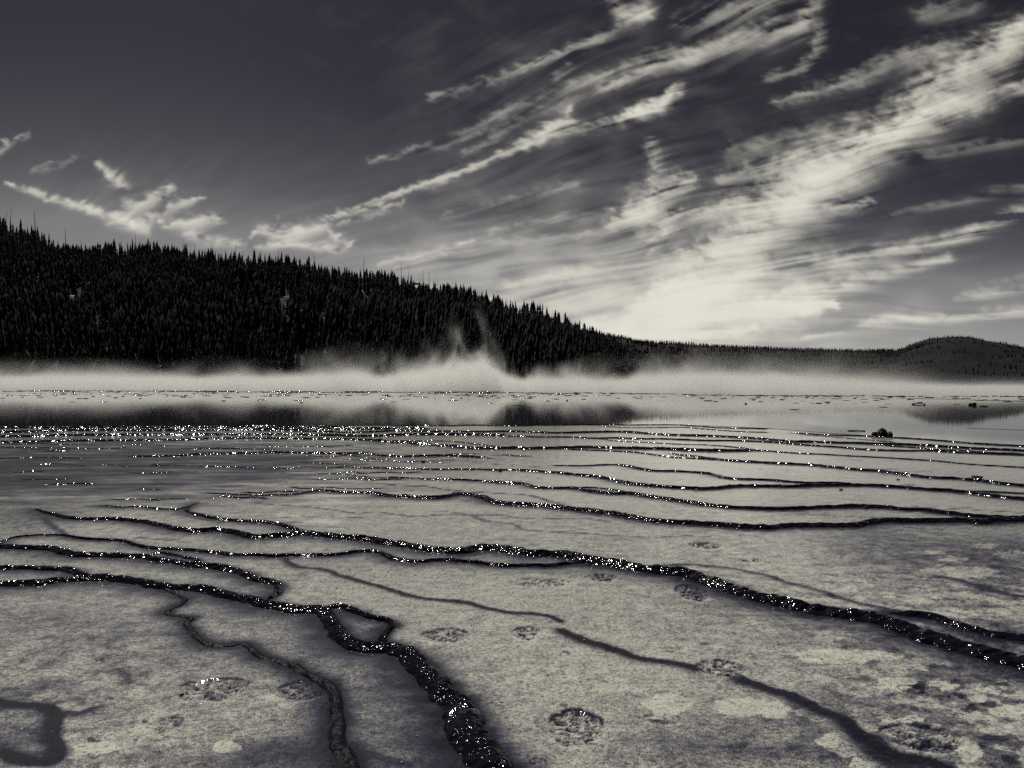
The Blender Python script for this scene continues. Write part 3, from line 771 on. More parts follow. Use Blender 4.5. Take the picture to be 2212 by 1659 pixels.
# named single trees that stand out on the skyline: (bearing, top dip, width factor, label)
solo = [(1014, 620, 'narrow conifer alone on the skyline beside two dead poles'), (1050, 624, 'dense conifer on the skyline rightmost beside the tall dead poles'), (1081, 640, 'bushy pointed conifer standing alone on the falling ridge'),
        (1172, 655, 'tallest conifer near the low end of the ridge, sharp against bright cloud'), (1180, 666, 'conifer close beside the tallest one at the low ridge end'), (1205, 673, 'broad dark conifer standing right of the tallest ridge-end tree'),
        (1225, 682, 'ragged conifer beside the last cluster of bare poles'), (1249, 698, 'last small bushy conifer where the ridge drops to the far hills')]
nt_trees = 0
def top_to_h(u, topv, back=0):
    x, y, z = base_at(u, back)
    ztop = CAMH + (VH - topv) * y / F
    return x, y, z, max(3.0, ztop - z)
for u, tv, lab in solo:
    x, y, z, h = top_to_h(u, tv)
    add_conifer(x, y, z, h, lab, None, rs.randrange(7), rs.uniform(0, 6.28)); nt_trees += 1
u = -60.0
while u < 1265 and nt_trees < 215:
    dens = 1.0 if u < 860 else (0.50 if u < 1100 else 0.6)
    if rs.random() < dens:
        back = rs.uniform(-1, 14)
        x, y, z = base_at(u, back)
        big = 1.0 if u < 420 else (0.80 if u < 900 else 0.85)
        h = rs.uniform(6.0, 13.0) * big
        if rs.random() < .4: h *= rs.uniform(.4, .75)
        add_conifer(x, y, z, h, 'dark conifer on the skyline ' + zone(u), 'conifers on the skyline ' + zone(u), rs.randrange(7), rs.uniform(0, 6.28)); nt_trees += 1
    u += rs.uniform(3.2, 9.5) * (1 if u < 900 else 1.05)

snags = [(13, 453), (22, 446), (77, 453), (142, 490), (177, 514), (248, 512), (263, 515), (293, 503), (395, 518), (404, 524), (421, 523), (458, 526), (499, 533), (508, 525), (524, 538), (604, 538), (618, 546), (678, 543), (785, 551), (867, 565), (881, 578), (907, 590), (914, 578), (927, 585), (947, 600),
         (972, 612), (978, 604), (992, 616), (997, 612), (1001, 609), (1032, 622), (1043, 620), (1038, 628), (1066, 637), (1095, 640), (1089, 650), (1140, 662), (1151, 660), (1160, 668), (1190, 672), (1196, 668), (1232, 686), (1236, 685), (1241, 690)]
for u, tv in snags:
    x, y, z, h = top_to_h(u, tv)
    o = link('dead_tree', snag_meshes[rs.randrange(6)])
    o.location = (x, y, z); o.scale = (h, h, h); o.rotation_euler = (rs.uniform(-.03, .03), rs.uniform(-.03, .03), rs.uniform(0, 6.28))
    tag(o, 'bare dead trunk ' + zone(u), 'dead tree', 'bare dead trunks on the skyline ' + zone(u))

def merge_trees(spots, rs, tiers, sides, protos=10):
    P = [tree_arrays(rs, tiers, sides, rs.uniform(.12, .22), .4) for _ in range(protos)]
    VV, FF = [], []; off = 0
    for (x, y, z, h) in spots:
        V, Fc = P[rs.randrange(protos)]
        a = rs.uniform(0, 6.28); ca, sa = math.cos(a), math.sin(a)
        W = np.stack([(V[:, 0] * ca - V[:, 1] * sa) * h + x, (V[:, 0] * sa + V[:, 1] * ca) * h + y, V[:, 2] * h + z], 1)
        VV.append(W); FF.append(Fc + off); off += len(V)
    return np.vstack(VV), np.vstack(FF)

# clearings on the slope where ledges show (bearing, dip, radii)
CLEAR = [(190, 655, 50, 22), (330, 650, 20, 10), (515, 672, 26, 26), (560, 650, 30, 18), (625, 655, 34, 20), (640, 690, 30, 16), (700, 690, 14, 18), (770, 610, 20, 14), (880, 612, 26, 10), (790, 640, 16, 22), (200, 695, 20, 20), (265, 560, 22, 10), (345, 545, 16, 10), (860, 640, 30, 14), (560, 700, 20, 10)]
def cleared(u, v):
    for a, b, ra, rb in CLEAR:
        if ((u - a) / ra) ** 2 + ((v - b) / rb) ** 2 < 1: return True
    return False

# nearest slope trees as single trees: the lowest belt above the steam
cand = []
nearc = 0
spots_f = []
for _ in range(15500):
    uu_ = rs.uniform(-500, 1420); tt = rs.random() ** 0.75
    v, yc = hill_crest(uu_); yc = float(yc)
    y = TOE + 6 + tt * (yc - TOE - 8); x = (uu_ - U0) / F * y
    cand.append((x, y, uu_, tt))
cx = np.array([c[0] for c in cand]); cy = np.array([c[1] for c in cand])
cz = hill_full(cx, cy)
dn = fbm(cx / 40, cy / 40, 3, 331)
big_spots = []
for (x, y, u, tt), z, d in zip(cand, cz, dn):
    vb = VH - (z - CAMH) / y * F
    if (cleared(u, vb) and rs.random() < .78) or (d < -.22 and rs.random() < .85): continue
    h = rs.uniform(4.5, 14.5) * (0.9 + .6 * d)
    if tt > .80: h *= float(np.interp(u, [820, 950, 1200, 1300, 1420], [1, .55, .5, .3, .2])); h *= .8 if tt > .92 else 1
    elif u > 1150: h *= float(np.interp(u, [1150, 1350], [1, .35]))
    if tt > .9 and rs.random() < .4: continue
    if nearc < 85 and 0 < u < 1350 and tt < 0.10:
        third = 'left third' if u < 450 else ('middle' if u < 900 else 'right end')
        add_conifer(x, y, z, h, 'dark conifer at the foot of the hill behind the steam, ' + third, 'conifers at the hill foot, ' + third, rs.randrange(7), rs.uniform(0, 6.28)); nearc += 1
    else:
        spots_f.append((x, y, z - .3, h))
V, Fc = merge_trees(spots_f, rs, 5, 5)
fo = link('forest', make_mesh('forest', V, Fc, False), M_crown); tag(fo, kind='stuff')

ff = []
for _ in range(5200):
    u = rs.uniform(1180, 2500); tt = rs.random() ** .7
    x, y, z = far_pt(np.array([u]), np.array([tt]))
    vb = VH - (z[0] - CAMH) / y[0] * F
    bare = (u > 1930 and fbm(x / 90, y / 45, 3, 341)[0] > -0.10 and tt < .97)
    if bare: continue
    ff.append((x[0], y[0], z[0] - 1, rs.uniform(8, 14) * (.75 if u > 1500 else 1)))
for u in np.arange(1260, 2500, 1.9):
    x, y, z = far_pt(np.array([u + rs.uniform(-1, 1)]), np.array([.995]))
    ff.append((x[0], y[0], z[0] - 1, rs.uniform(5, 11) if u < 1930 else rs.uniform(2.5, 7)))
V, Fc = merge_trees(ff, rs, 3, 4)
tag(link('far_forest', make_mesh('far_forest', V, Fc, False), M_far_crown), kind='stuff')

# ------------------------------------------------------------------ ledges and fallen logs on the slope
def stone_mesh(name, seed, rough=.35, sub=2, flat=1.0, mat=None):
    bm = bmesh.new(); bmesh.ops.create_icosphere(bm, subdivisions=sub, radius=1.0)
    for v in bm.verts:
        p = v.co * 1.3 + Vector((seed * 7.1, seed * 3.3, 0))
        d = mnoise.fractal(p, 1.0, 2.0, 4) * rough
        c = mnoise.cell(p * 1.1) * rough * .5
        v.co *= 1 + d + c
        v.co.z *= flat
    me = bpy.data.meshes.new(name); bm.to_mesh(me); bm.free()
    if mat: me.materials.append(mat)
    return me
def slope_at(u, v):
    # march along the bearing until the hill rises to this dip
    vc, yc = hill_crest(u); ysr = np.linspace(TOE + 2, float(yc), 400)
    xs = (u - U0) / F * ysr
    zs = hill_full(xs, ysr)
    el = VH - (zs - CAMH) / ysr * F
    k = np.argmax(el <= v) if np.any(el <= v) else len(ysr) - 1
    return xs[k], ysr[k], zs[k]
ledge_txt = {0: 'flat pale ledge in the left of the forested slope', 1: 'small pale boulder in the dark forest slope', 2: 'stacked pale ledge left of the three ledges at mid slope', 3: 'tilted pale ledge in the middle of the slope', 4: 'pale broken ledge right of the tilted one at mid slope',
             5: 'pale ledge low under the mid slope outcrop', 6: 'pale narrow outcrop right of the mid slope ledges', 7: 'outcrop high on the slope under the skyline', 8: 'rock band just under the skyline beside the dead poles'}
for i, (a, b, ra, rb) in enumerate(CLEAR[:9]):
    x, y, z = slope_at(a, b)
    root = tag(link('rock_ledge', None), ledge_txt[i], 'rock ledge'); root.location = (x, y, z)
    for k in range(5):
        me = stone_mesh('boulder', i * 11 + k, .45, 2, .55, M_ledge)
        o = link('boulder', me, None, root)
        s = ra / F * y * rs.uniform(.15, .34)
        o.scale = (s * rs.uniform(.9, 1.8), s * .8, s * rs.uniform(.5, 1.0)); o.location = ((k - 2) * ra / F * y * .42, rs.uniform(-4, 4), rs.uniform(-1.5, 2.5)); o.rotation_euler = (rs.uniform(-.3, .3), rs.uniform(-.3, .3), rs.uniform(0, 3))
lv, lf = [], []
for _ in range(170):
    a, b, ra, rb = rs.choice(CLEAR)
    u = a + rs.gauss(0, ra * .8); v = b + rs.gauss(0, rb * .8)
    x, y, z = slope_at(u, v)
    d = Vector((rs.uniform(-1, 1), rs.uniform(-.6, .6), rs.uniform(-.6, .6))).normalized(); ln = rs.uniform(2, 6); r = rs.uniform(.12, .3)
    s1 = d.orthogonal().normalized() * r; s2 = d.cross(s1).normalized() * r
    c0 = Vector((x, y, z + .5)) - d * ln / 2; c1 = c0 + d * ln
    bi = len(lv)
    for c in (c0, c1):
        for k in range(5):
            an = k / 5 * 6.283; lv.append(tuple(c + s1 * math.cos(an) + s2 * math.sin(an)))
    for k in range(5): lf.append((bi + k, bi + (k + 1) % 5, bi + 5 + (k + 1) % 5, bi + 5 + k))
for _ in range(190):
    u = rs.uniform(0, 1150); vc, yc = hill_crest(u); v = rs.uniform(float(vc) + 12, 740)
    x, y, z = slope_at(u, v); ln = rs.uniform(5, 11); r = .16; bi = len(lv); lean = rs.uniform(-.8, .8)
    for h_, dx_, r_ in ((0, 0, r), (ln, lean, r * .4)):
        for k in range(5):
            an = k / 5 * 6.283; lv.append((x + dx_ + r_ * math.cos(an), y - 2.5 + r_ * math.sin(an), z + h_))
    for k in range(5): lf.append((bi + k, bi + (k + 1) % 5, bi + 5 + (k + 1) % 5, bi + 5 + k))
tag(link('dead_wood', make_mesh('dead_wood', lv, np.array(lf), True), M_log), kind='stuff')

# ------------------------------------------------------------------ stones, sticks and lumps on the flats
def put_stone(u, v, wpx, hpx, label, seed, group=None, mat=M_rock, name='stone', cat='stone', flat=1.0):
    x, y = gnd(u, v)
    me = stone_mesh(name, seed, .30, 3, 1.0, mat)
    o = link(name, me)
    w = wpx / F * y / 2; h = hpx / F * y
    o.scale = (w, w * .85, h * .54); o.location = (x, y, h * .36); o.rotation_euler = (0, 0, seed * 1.7)
    return tag(o, label, cat, group)
put_stone(1906, 942, 24, 19, 'largest black stone, middle of the three stones standing in the water', 1)
put_stone(1889, 942, 12, 10, 'small black stone on the left of the largest stone in the water', 2)
put_stone(1922, 943, 14, 12, 'black stone on the right of the largest stone in the water', 3)
put_stone(2101, 876, 17, 7, 'flat dark stone lying alone far out on the right', 4)
put_stone(1080, 1019, 9, 8, 'round black stone sitting on a thin rim near the middle', 5)
put_stone(914, 1000, 9, 6, 'small dark lump in the glitter left of the round black stone', 6)
put_stone(2109, 1034, 22, 8, 'low dark knob on the glittering rim near the right edge', 7)
put_stone(1817, 1059, 9, 4, 'tiny pebble on the pale flat right of the middle', 8)
put_stone(1940, 1037, 6, 3, 'tiny pebble between two rims below the three stones', 9)
put_stone(1695, 1051, 15, 6, 'pale lump lying on the edge of a rim', 10, None, M_flake)
put_stone(1871, 1099, 9, 6, 'dark pebble under the long pale textured rim', 11)
put_stone(1611, 873, 6, 3, 'small dark stone far out near the steam', 12)
put_stone(671, 924, 8, 6, 'dark lump among the glittering rims far left', 13)
put_stone(1225, 866, 4, 3, 'tiny dark stone far out in the shallow water', 14)
def stick(u1, v1, u2, v2, r, label, name='stick', cat='stick'):
    x1, y1 = gnd(u1, v1); x2, y2 = gnd(u2, v2)
    a, b = Vector((x1, y1, r * .9)), Vector((x2, y2, r * 1.2))
    n = 9; V, Fc = [], []
    d = (b - a); side = Vector((-d.y, d.x, 0)).normalized()
    for i in range(n):
        t = i / (n - 1); c = a + d * t + Vector((0, 0, 1)) * math.sin(t * 3.1) * r * .6
        rr = r * (1.25 if i in (0, n - 1) else 1 - .25 * t)
        for k in range(6):
            an = k / 6 * 6.283; V.append(tuple(c + side * math.cos(an) * rr + Vector((0, 0, 1)) * math.sin(an) * rr))
    for i in range(n - 1):
        for k in range(6): Fc.append((i * 6 + k, i * 6 + (k + 1) % 6, (i + 1) * 6 + (k + 1) % 6, (i + 1) * 6 + k))
    Fc2 = Fc
    return tag(link(name, make_mesh(name, V, np.array(Fc2), True), M_wood), label, cat)
stick(1831, 931.5, 1869, 932.5, .022, 'thin pale stick lying in the water left of the three stones')
stick(1971, 874, 1998, 875, .06, 'dark log lying far out in the shallow water', 'driftwood_log', 'log')

# torn crust crumbs in the tracks and scattered over the near mat
cv, cf = [], []
def crumb(x, y, s, zb=0.0):
    bi = len(cv); n = rs.choice([5, 6, 7]); ph = rs.uniform(0, 6.28); el = rs.uniform(.35, .8); ro = rs.gauss(0, .35)
    tx, ty = rs.uniform(-.35, .35), rs.uniform(-.35, .35)
    top = []
    for k in range(n):
        a = ph + k / n * 6.283; r = s * rs.uniform(.6, 1.1)
        px, py = r * math.cos(a), r * math.sin(a) * el
        px, py = px * math.cos(ro) - py * math.sin(ro), px * math.sin(ro) + py * math.cos(ro)
        cv.append((x + px, y + py, zb - .006)); top.append((x + px * .8, y + py * .8, zb + s * .10 + px * tx + py * ty))
    cv.extend(top)
    for k in range(n): cf.append((bi + k, bi + (k + 1) % n, bi + n + (k + 1) % n, bi + n + k))
    cf.append(tuple(bi + n + k for k in range(n)))
for (cx_, cy_, ax, ay, dep) in tracks:
    for _ in range(int(10 * dep * min(1, ax / .1))):
        a = rs.uniform(0, 6.28); r = math.sqrt(rs.random()) * .92
        crumb(cx_ + ax * r * math.cos(a), cy_ + ay * r * math.sin(a), rs.uniform(.004, .016) * (ax / .15) ** .5, -.012)
for _ in range(900):
    v = 1180 + 560 * rs.random() ** .8; u = rs.uniform(-100, 2320)
    x, y = gnd(u, v)
    crumb(x, y, abs(rs.gauss(0, .004)) + .0025, 0.0)
ob = link('mat_crumbs', make_mesh('mat_crumbs', cv, cf, False), M_flake); tag(ob, kind='stuff')

# far shallow crust with foam flecks under the steam
fv, fcs = [], []
for _ in range(3600):
    u = rs.uniform(-250, 2450)
    if u > 1250 and rs.random() < .55: continue
    far = float(np.interp(u, [0, 600, 1106, 1350, 1600, 2212], [843, 845, 846.5, 849, 853.5, 856]))
    v = far + (abs(rs.gauss(0, 1.5)) if rs.random() < .62 else abs(rs.gauss(0, 9)))
    if mnoise.noise(Vector((u * .012, v * .35, 2.0))) < -.05: continue
    x, y = gnd(u, v); s = rs.uniform(.04, .22); h = rs.uniform(.01, .06); bi = len(fv); n = 6
    for k in range(n):
        a = k / n * 6.283 + rs.uniform(-.3, .3); r = s * rs.uniform(.6, 1.2)
        fv.append((x + r * 3.2 * math.cos(a), y + r * math.sin(a), 0.0))
    for k in range(n):
        a = k / n * 6.283; r = s * rs.uniform(.3, .6)
        fv.append((x + r * 3.2 * math.cos(a), y + r * math.sin(a), .012 + h))
    for k in range(n): fcs.append((bi + k, bi + (k + 1) % n, bi + n + (k + 1) % n, bi + n + k))
    fcs.append(tuple(bi + n + k for k in range(n)))
tag(link('shallow_crust', make_mesh('shallow_crust', fv, fcs, False), M_rim), kind='stuff')

# ------------------------------------------------------------------ steam over the spring (a shaped volume)
SX = 150.0
DEEP = 58.0
FR = [(-300, 142), (0, 141), (600, 136), (1106, 128), (1250, 121), (1350, 112), (1480, 104), (1600, 98), (1800, 95), (2212, 93), (2600, 92)]
fr_x = np.array([(u - U0) / F * y for u, y in FR]); fr_y = np.array([float(y) for _, y in FR])
ST = [(-300, 7.5), (0, 8.5), (60, 9.5), (150, 8.0), (260, 8.5), (380, 7.0), (480, 9.0), (560, 7.5), (650, 9.5), (700, 11), (770, 12), (830, 9.5), (900, 11), (950, 13.5), (1000, 18), (1040, 18), (1085, 10), (1120, 7.0), (1200, 6.5), (1290, 8.5), (1340, 7.0),
      (1420, 9), (1480, 10.5), (1560, 7.5), (1620, 8.5), (1720, 11), (1790, 8), (1880, 10.5), (1930, 7.5), (2000, 4.4), (2120, 3.6), (2212, 3.3), (2600, 3.5)]
sx_ = np.array([(a - U0) / F * (np.interp(a, [p[0] for p in FR], fr_y) + 14) for a, _ in ST]); sh_ = np.array([b * (.82 if b < 13 else .92) for _, b in ST])
nx, ny = 200, 14
X = np.linspace(-SX, SX, nx); Kd = np.linspace(0, 1, ny)
gx, gk = np.meshgrid(X, Kd)
gy = np.interp(gx, fr_x, fr_y) + gk * DEEP
ey_ = np.minimum(1, np.minimum(gk * DEEP / 9 + .30, (1 - gk) * DEEP / 10 + .3))
top = np.interp(gx, sx_, sh_) * ey_
Vt = np.stack([gx, gy, top], -1).reshape(-1, 3); Vb = np.stack([gx, gy, np.full_like(gx, .03)], -1).reshape(-1, 3)
ft_ = grid_faces(ny, nx); n0 = nx * ny
faces = ft_.tolist() + (ft_[:, ::-1] + n0).tolist()
def wall(ids):
    for a, b in zip(ids[:-1], ids[1:]): faces.append((b, a, a + n0, b + n0))
wall(list(range(nx))); wall([i * nx + nx - 1 for i in range(ny)]); wall([(ny - 1) * nx + i for i in range(nx - 1, -1, -1)]); wall([i * nx for i in range(ny - 1, -1, -1)])
m, t, out = new_mat('steam')
tc = N(t, 'ShaderNodeTexCoord'); sep = N(t, 'ShaderNodeSeparateXYZ'); t.links.new(tc.outputs['Object'], sep.inputs[0])
xn = math_n(t, 'ADD', math_n(t, 'DIVIDE', sep.outputs[0], 2 * SX), 0.5)
fc_ = N(t, 'ShaderNodeFloatCurve')
cv_ = fc_.mapping.curves[0]
pts_ = [((x + SX) / (2 * SX), h / 24.0) for x, h in zip(sx_, sh_) if -SX < x < SX]
cv_.points[0].location = (0, 6.2 / 24.); cv_.points[1].location = (1, 2.9 / 24.)
for p in pts_: cv_.points.new(*p)
fc_.mapping.update()
t.links.new(xn, fc_.inputs['Value'])
fd_ = N(t, 'ShaderNodeFloatCurve'); cd_ = fd_.mapping.curves[0]
cd_.points[0].location = (0, 142 / 200.); cd_.points[1].location = (1, 92 / 200.)
for x, y in zip(fr_x, fr_y):
    if -SX < x < SX: cd_.points.new((x + SX) / (2 * SX), y / 200.0)
for c_ in (cv_, cd_):
    for p_ in c_.points: p_.handle_type = 'VECTOR'
fd_.mapping.update(); t.links.new(xn, fd_.inputs['Value'])
hx = math_n(t, 'MULTIPLY', fc_.outputs[0], 24.0)
zr = math_n(t, 'DIVIDE', sep.outputs[2], hx)
base = math_n(t, 'EXPONENT', math_n(t, 'MULTIPLY', zr, -3.6))
sc_v = mapped(t, (0.25, 0.022, 0.14), tc.outputs['Object'])
n1 = noise_n(t, sc_v, 1.0, 5, 0.6, 0.5)
thr = math_n(t, 'ADD', n1, math_n(t, 'MULTIPLY', math_n(t, 'EXPONENT', math_n(t, 'MULTIPLY', zr, -5.0)), 0.42))
ms = N(t, 'ShaderNodeMapRange', interpolation_type='SMOOTHSTEP'); ms.inputs[1].default_value = .48; ms.inputs[2].default_value = .68
t.links.new(thr, ms.inputs[0])
edge = math_n(t, 'MULTIPLY', math_n(t, 'SUBTRACT', 1.0, zr, True), 3.0, True)
yfade = math_n(t, 'MULTIPLY', math_n(t, 'SUBTRACT', sep.outputs[1], math_n(t, 'MULTIPLY', fd_.outputs[0], 200.0)), 0.08, True)
low = math_n(t, 'EXPONENT', math_n(t, 'MULTIPLY', math_n(t, 'POWER', math_n(t, 'MAXIMUM', math_n(t, 'ADD', math_n(t, 'MULTIPLY', zr, 4.4), math_n(t, 'MULTIPLY', math_n(t, 'SUBTRACT', 0.5, n1), 2.2)), 0.0), 2.0), -1.0))
wisp_ = math_n(t, 'MULTIPLY', math_n(t, 'MULTIPLY', base, ms.outputs[0]), 0.15)
dens = math_n(t, 'ADD', wisp_, math_n(t, 'MULTIPLY', low, 0.20))
dens = math_n(t, 'MULTIPLY', dens, math_n(t, 'MULTIPLY', edge, yfade))
pv_ = N(t, 'ShaderNodeVolumePrincipled')
pv_.inputs['Color'].default_value = (1.0, 0.995, 0.985, 1)
pv_.inputs['Anisotropy'].default_value = 0.15
t.links.new(dens, pv_.inputs['Density'])
t.links.new(pv_.outputs[0], out.inputs['Volume'])
m.cycles.volume_step_rate = 0.35
sme = make_mesh('steam', np.vstack([Vt, Vb]), faces, False)
steam = tag(link('steam', sme, m), kind='stuff')

# ------------------------------------------------------------------ cirrus at height (a thin sheet of ice cloud, lit through by the sun)
CH = 1500.0
cu = np.arange(-900, 3112, 3.4); cvv = np.arange(-200, 796, 2.5)
CU, CV = np.meshgrid(cu, cvv)
S_, T_ = (CU - U0) / F, (VH - CV) / F
def ANG(u, v): return sample(ANGF, u, v)
ANGF = fbm(CU / 260 + 3, CV / 150, 3, 415)
# combed texture: noise drawn out along the wind, which is one direction on the sheet
wd = np.array([0.60, -0.80])
def flow(u, v):
    s = (u - U0) / F; tt = np.maximum((VH - v) / F, 0.012)
    # derivative of (s,t) when moving along wd on the sheet: x=s/t, y=1/t
    dt = -wd[1] * tt * tt; ds = wd[0] * tt + s * (dt / tt)
    du, dv = ds, -dt
    du2 = du; l = np.hypot(du2, dv) + 1e-9
    a = 0.40 * ANG(u, v)
    ca, sa = np.cos(a), np.sin(a)
    return (du2 * ca - dv * sa) / l, (du2 * sa + dv * ca) / l
def sample(img, u, v):
    x = np.clip((u - cu[0]) / 3.4, 0, len(cu) - 1.001); y = np.clip((v - cvv[0]) / 2.5, 0, len(cvv) - 1.001)
    ix = x.astype(int); iy = y.astype(int); fx = x - ix; fy = y - iy
    return (img[iy, ix] * (1 - fx) + img[iy, ix + 1] * fx) * (1 - fy) + (img[iy + 1, ix] * (1 - fx) + img[iy + 1, ix + 1] * fx) * fy
def lic(img, steps, dl):
    acc = img.copy(); wsum = 1.0
    for sgn in (1, -1):
        pu, pv = CU.copy(), CV.copy()
        for k in range(steps):
            du, dv = flow(pu, pv)
            pu = pu + sgn * du * dl; pv = pv + sgn * dv * dl
            w = 1 - k / steps
            acc += w * sample(img, pu, pv); wsum += w
    return acc / wsum
def norm(a):
    return (a - a.mean()) / (a.std() + 1e-9)
wx = fbm(CU / 150, CV / 90, 4, 401) * 60; wy = fbm(CU / 150 + 9, CV / 90, 4, 402) * 34
n_c = norm(lic(fbm((CU + wx) / 46, (CV + wy) / 24, 3, 403), 16, 5.0))
n_f = norm(lic(fbm((CU + wx) / 12, (CV + wy) / 7.0, 2, 405), 24, 5.0))
n_x = norm(lic(fbm((CU + wx * 1.2) / 6.0, (CV + wy * 1.2) / 5.0, 1, 411), 20, 4.0))
n_b = norm(fbm((CU + wx) / 120, (CV + wy) / 60, 5, 407))
n_p = norm(fbm((CU + wx * .5) / 30, (CV + wy * .5) / 17, 5, 409))
tex = 0.45 * n_c + 0.33 * n_f + 0.38 * n_b + 0.25 * n_p

def stroke(pts, softness=1.0):
    """pts: (u, v, half width); distance field over the warped grid"""
    P = np.array(pts, float)
    PU = CU + wx * .42 * softness + (n_p * 4.0 - n_f * 2.0) * softness; PV = CV + wy * .42 * softness + (n_p * 2.6 + n_f * 1.2) * softness
    best = np.zeros_like(CU)
    for a, b in zip(P[:-1], P[1:]):
        d = b[:2] - a[:2]; L2 = d @ d + 1e-9
        tpar = np.clip(((PU - a[0]) * d[0] + (PV - a[1]) * d[1]) / L2, 0, 1)
        dd = np.hypot(PU - a[0] - tpar * d[0], PV - a[1] - tpar * d[1])
        w = a[2] + (b[2] - a[2]) * tpar
        best = np.maximum(best, .90 * np.exp(-(dd / (w * 1.02)) ** 2) + .10 * np.exp(-(dd / (w * 1.9)) ** 2))
    return best
CL = {
 'band': [([(1450, 655, 40), (1540, 585, 55), (1620, 510, 62), (1700, 440, 62), (1780, 380, 52), (1860, 325, 42), (1940, 290, 34), (2010, 225, 46), (2080, 165, 44), (2212, 62, 22), (2330, 0, 18)], 1.25),
          ([(1700, 460, 28), (1780, 380, 26), (1880, 320, 22)], .6),
          ([(1580, 330, 16), (1700, 300, 20), (1830, 285, 22), (1900, 240, 26)], .18), ([(1560, 385, 14), (1650, 370, 22), (1760, 330, 22)], .36), ([(1850, 318, 18), (1960, 280, 20), (2090, 225, 16), (2230, 180, 12)], .60),
          ([(1680, 225, 8), (1800, 190, 12), (1930, 130, 18), (2050, 120, 24)], .34), ([(1500, 470, 14), (1600, 440, 20)], .5), ([(1560, 520, 14), (1480, 545, 12)], .4), ([(1790, 452, 8), (1850, 452, 7), (1882, 436, 7), (1870, 425, 6)], .55)],
 'feather': [([(1325, 482, 14), (1390, 455, 30), (1450, 410, 26), (1488, 385, 12)], .85), ([(1380, 490, 30), (1430, 480, 26), (1470, 460, 10)], .6), ([(1418, 400, 10), (1425, 350, 14), (1400, 310, 12)], .45), ([(1400, 548, 8), (1425, 510, 12)], .6)],
 'glow': [([(1270, 715, 20), (1400, 697, 26), (1550, 680, 26), (1690, 665, 22), (1800, 655, 10)], 2.2), ([(1380, 660, 14), (1470, 645, 18), (1570, 632, 12)], 1.5), ([(1450, 620, 18), (1560, 605, 18), (1640, 590, 10)], .9), ([(1330, 728, 12), (1500, 722, 12), (1640, 712, 8)], 1.6),
          ([(1100, 612, 6), (1250, 590, 12), (1400, 578, 18), (1540, 575, 18)], .55), ([(1200, 660, 22), (1350, 640, 26)], .35)],
 'right': [([(1500, 640, 10), (1620, 603, 13), (1740, 572, 15), (1880, 552, 12), (2060, 515, 9), (2230, 445, 8)], .75), ([(1640, 655, 10), (1780, 622, 12), (1920, 590, 10), (2050, 556, 6)], .75), ([(1560, 650, 10), (1700, 640, 12), (1830, 610, 8)], .6),
           ([(1860, 702, 5), (1940, 686, 8), (2050, 690, 6), (2230, 668, 8)], .85), ([(1735, 727, 3), (1815, 715, 4)], .75), ([(2070, 645, 5), (2150, 630, 9), (2240, 605, 10)], .5), ([(1900, 470, 6), (2060, 440, 7), (2230, 400, 8)], .18), ([(1930, 350, 6), (2100, 320, 8), (2240, 300, 8)], .22)],
 'wisp': [([(790, 435, 4), (870, 412, 6), (960, 388, 9), (1050, 345, 8), (1130, 305, 9), (1230, 262, 12)], .65), ([(1120, 318, 6), (1230, 285, 8), (1330, 262, 9), (1410, 232, 11), (1470, 190, 8)], .62), ([(1175, 290, 14), (1215, 255, 12), (1230, 230, 8)], .55), ([(1340, 262, 9), (1430, 225, 12), (1462, 200, 10)], .8),
          ([(930, 212, 6), (1100, 160, 9), (1250, 105, 10), (1335, 60, 12), (1400, 15, 16)], .35), ([(1320, 0, 14), (1350, 32, 16), (1400, 30, 12)], .55), ([(1300, 190, 9), (1420, 145, 13), (1540, 105, 18), (1660, 70, 22), (1730, 50, 20), (1760, 0, 16)], .55), ([(1770, 60, 10), (1760, 110, 12), (1735, 150, 10), (1660, 165, 8)], .28),
          ([(800, 345, 5), (960, 310, 8), (1100, 240, 10), (1280, 172, 11), (1450, 110, 10)], .26), ([(1205, 170, 10), (1230, 135, 8)], .35), ([(1000, 330, 8), (1180, 235, 10), (1350, 170, 10)], .2), ([(1480, 50, 20), (1620, 20, 20), (1700, -20, 20)], .35), ([(1990, 30, 16), (2100, 10, 20)], .22),
          ([(1050, 500, 5), (1250, 465, 8), (1330, 455, 7)], .25), ([(960, 470, 5), (1100, 430, 8), (1250, 400, 8)], .2), ([(880, 560, 4), (1100, 520, 6), (1330, 500, 6)], .2)],
 'knot': [([(25, 402, 4), (100, 425, 7), (190, 448, 10), (260, 476, 12), (310, 492, 10)], .85), ([(208, 352, 8), (240, 382, 13), (268, 405, 12)], .85), ([(262, 462, 14), (320, 435, 14), (372, 405, 6)], .65), ([(300, 482, 10), (370, 450, 12), (440, 428, 5)], .85), ([(360, 485, 8), (420, 482, 15), (470, 472, 8)], .95), ([(400, 505, 8), (440, 520, 12), (530, 532, 8)], .7), ([(80, 375, 6), (180, 340, 6)], .2)],
 'puff': [([(545, 512, 5), (562, 496, 9), (600, 507, 10), (650, 500, 14), (700, 495, 13), (722, 515, 8), (758, 527, 7)], .95), ([(560, 535, 6), (640, 525, 8), (720, 540, 7), (762, 530, 5)], .8), ([(592, 485, 4), (600, 470, 3)], .3)],
 'flick': [([(715, 472, 4), (770, 455, 9), (835, 441, 7)], .65), ([(740, 490, 6), (800, 468, 7), (870, 432, 5)], .45)],
 'slip': [([(815, 568, 4), (900, 551, 6), (960, 541, 6), (1020, 518, 4)], .5), ([(850, 580, 3), (960, 552, 4)], .35)],
 'edge': [([(-60, 345, 10), (0, 318, 10), (62, 285, 6)], .4), ([(-40, 330, 8), (10, 312, 6)], .2)],
}
fields = {}
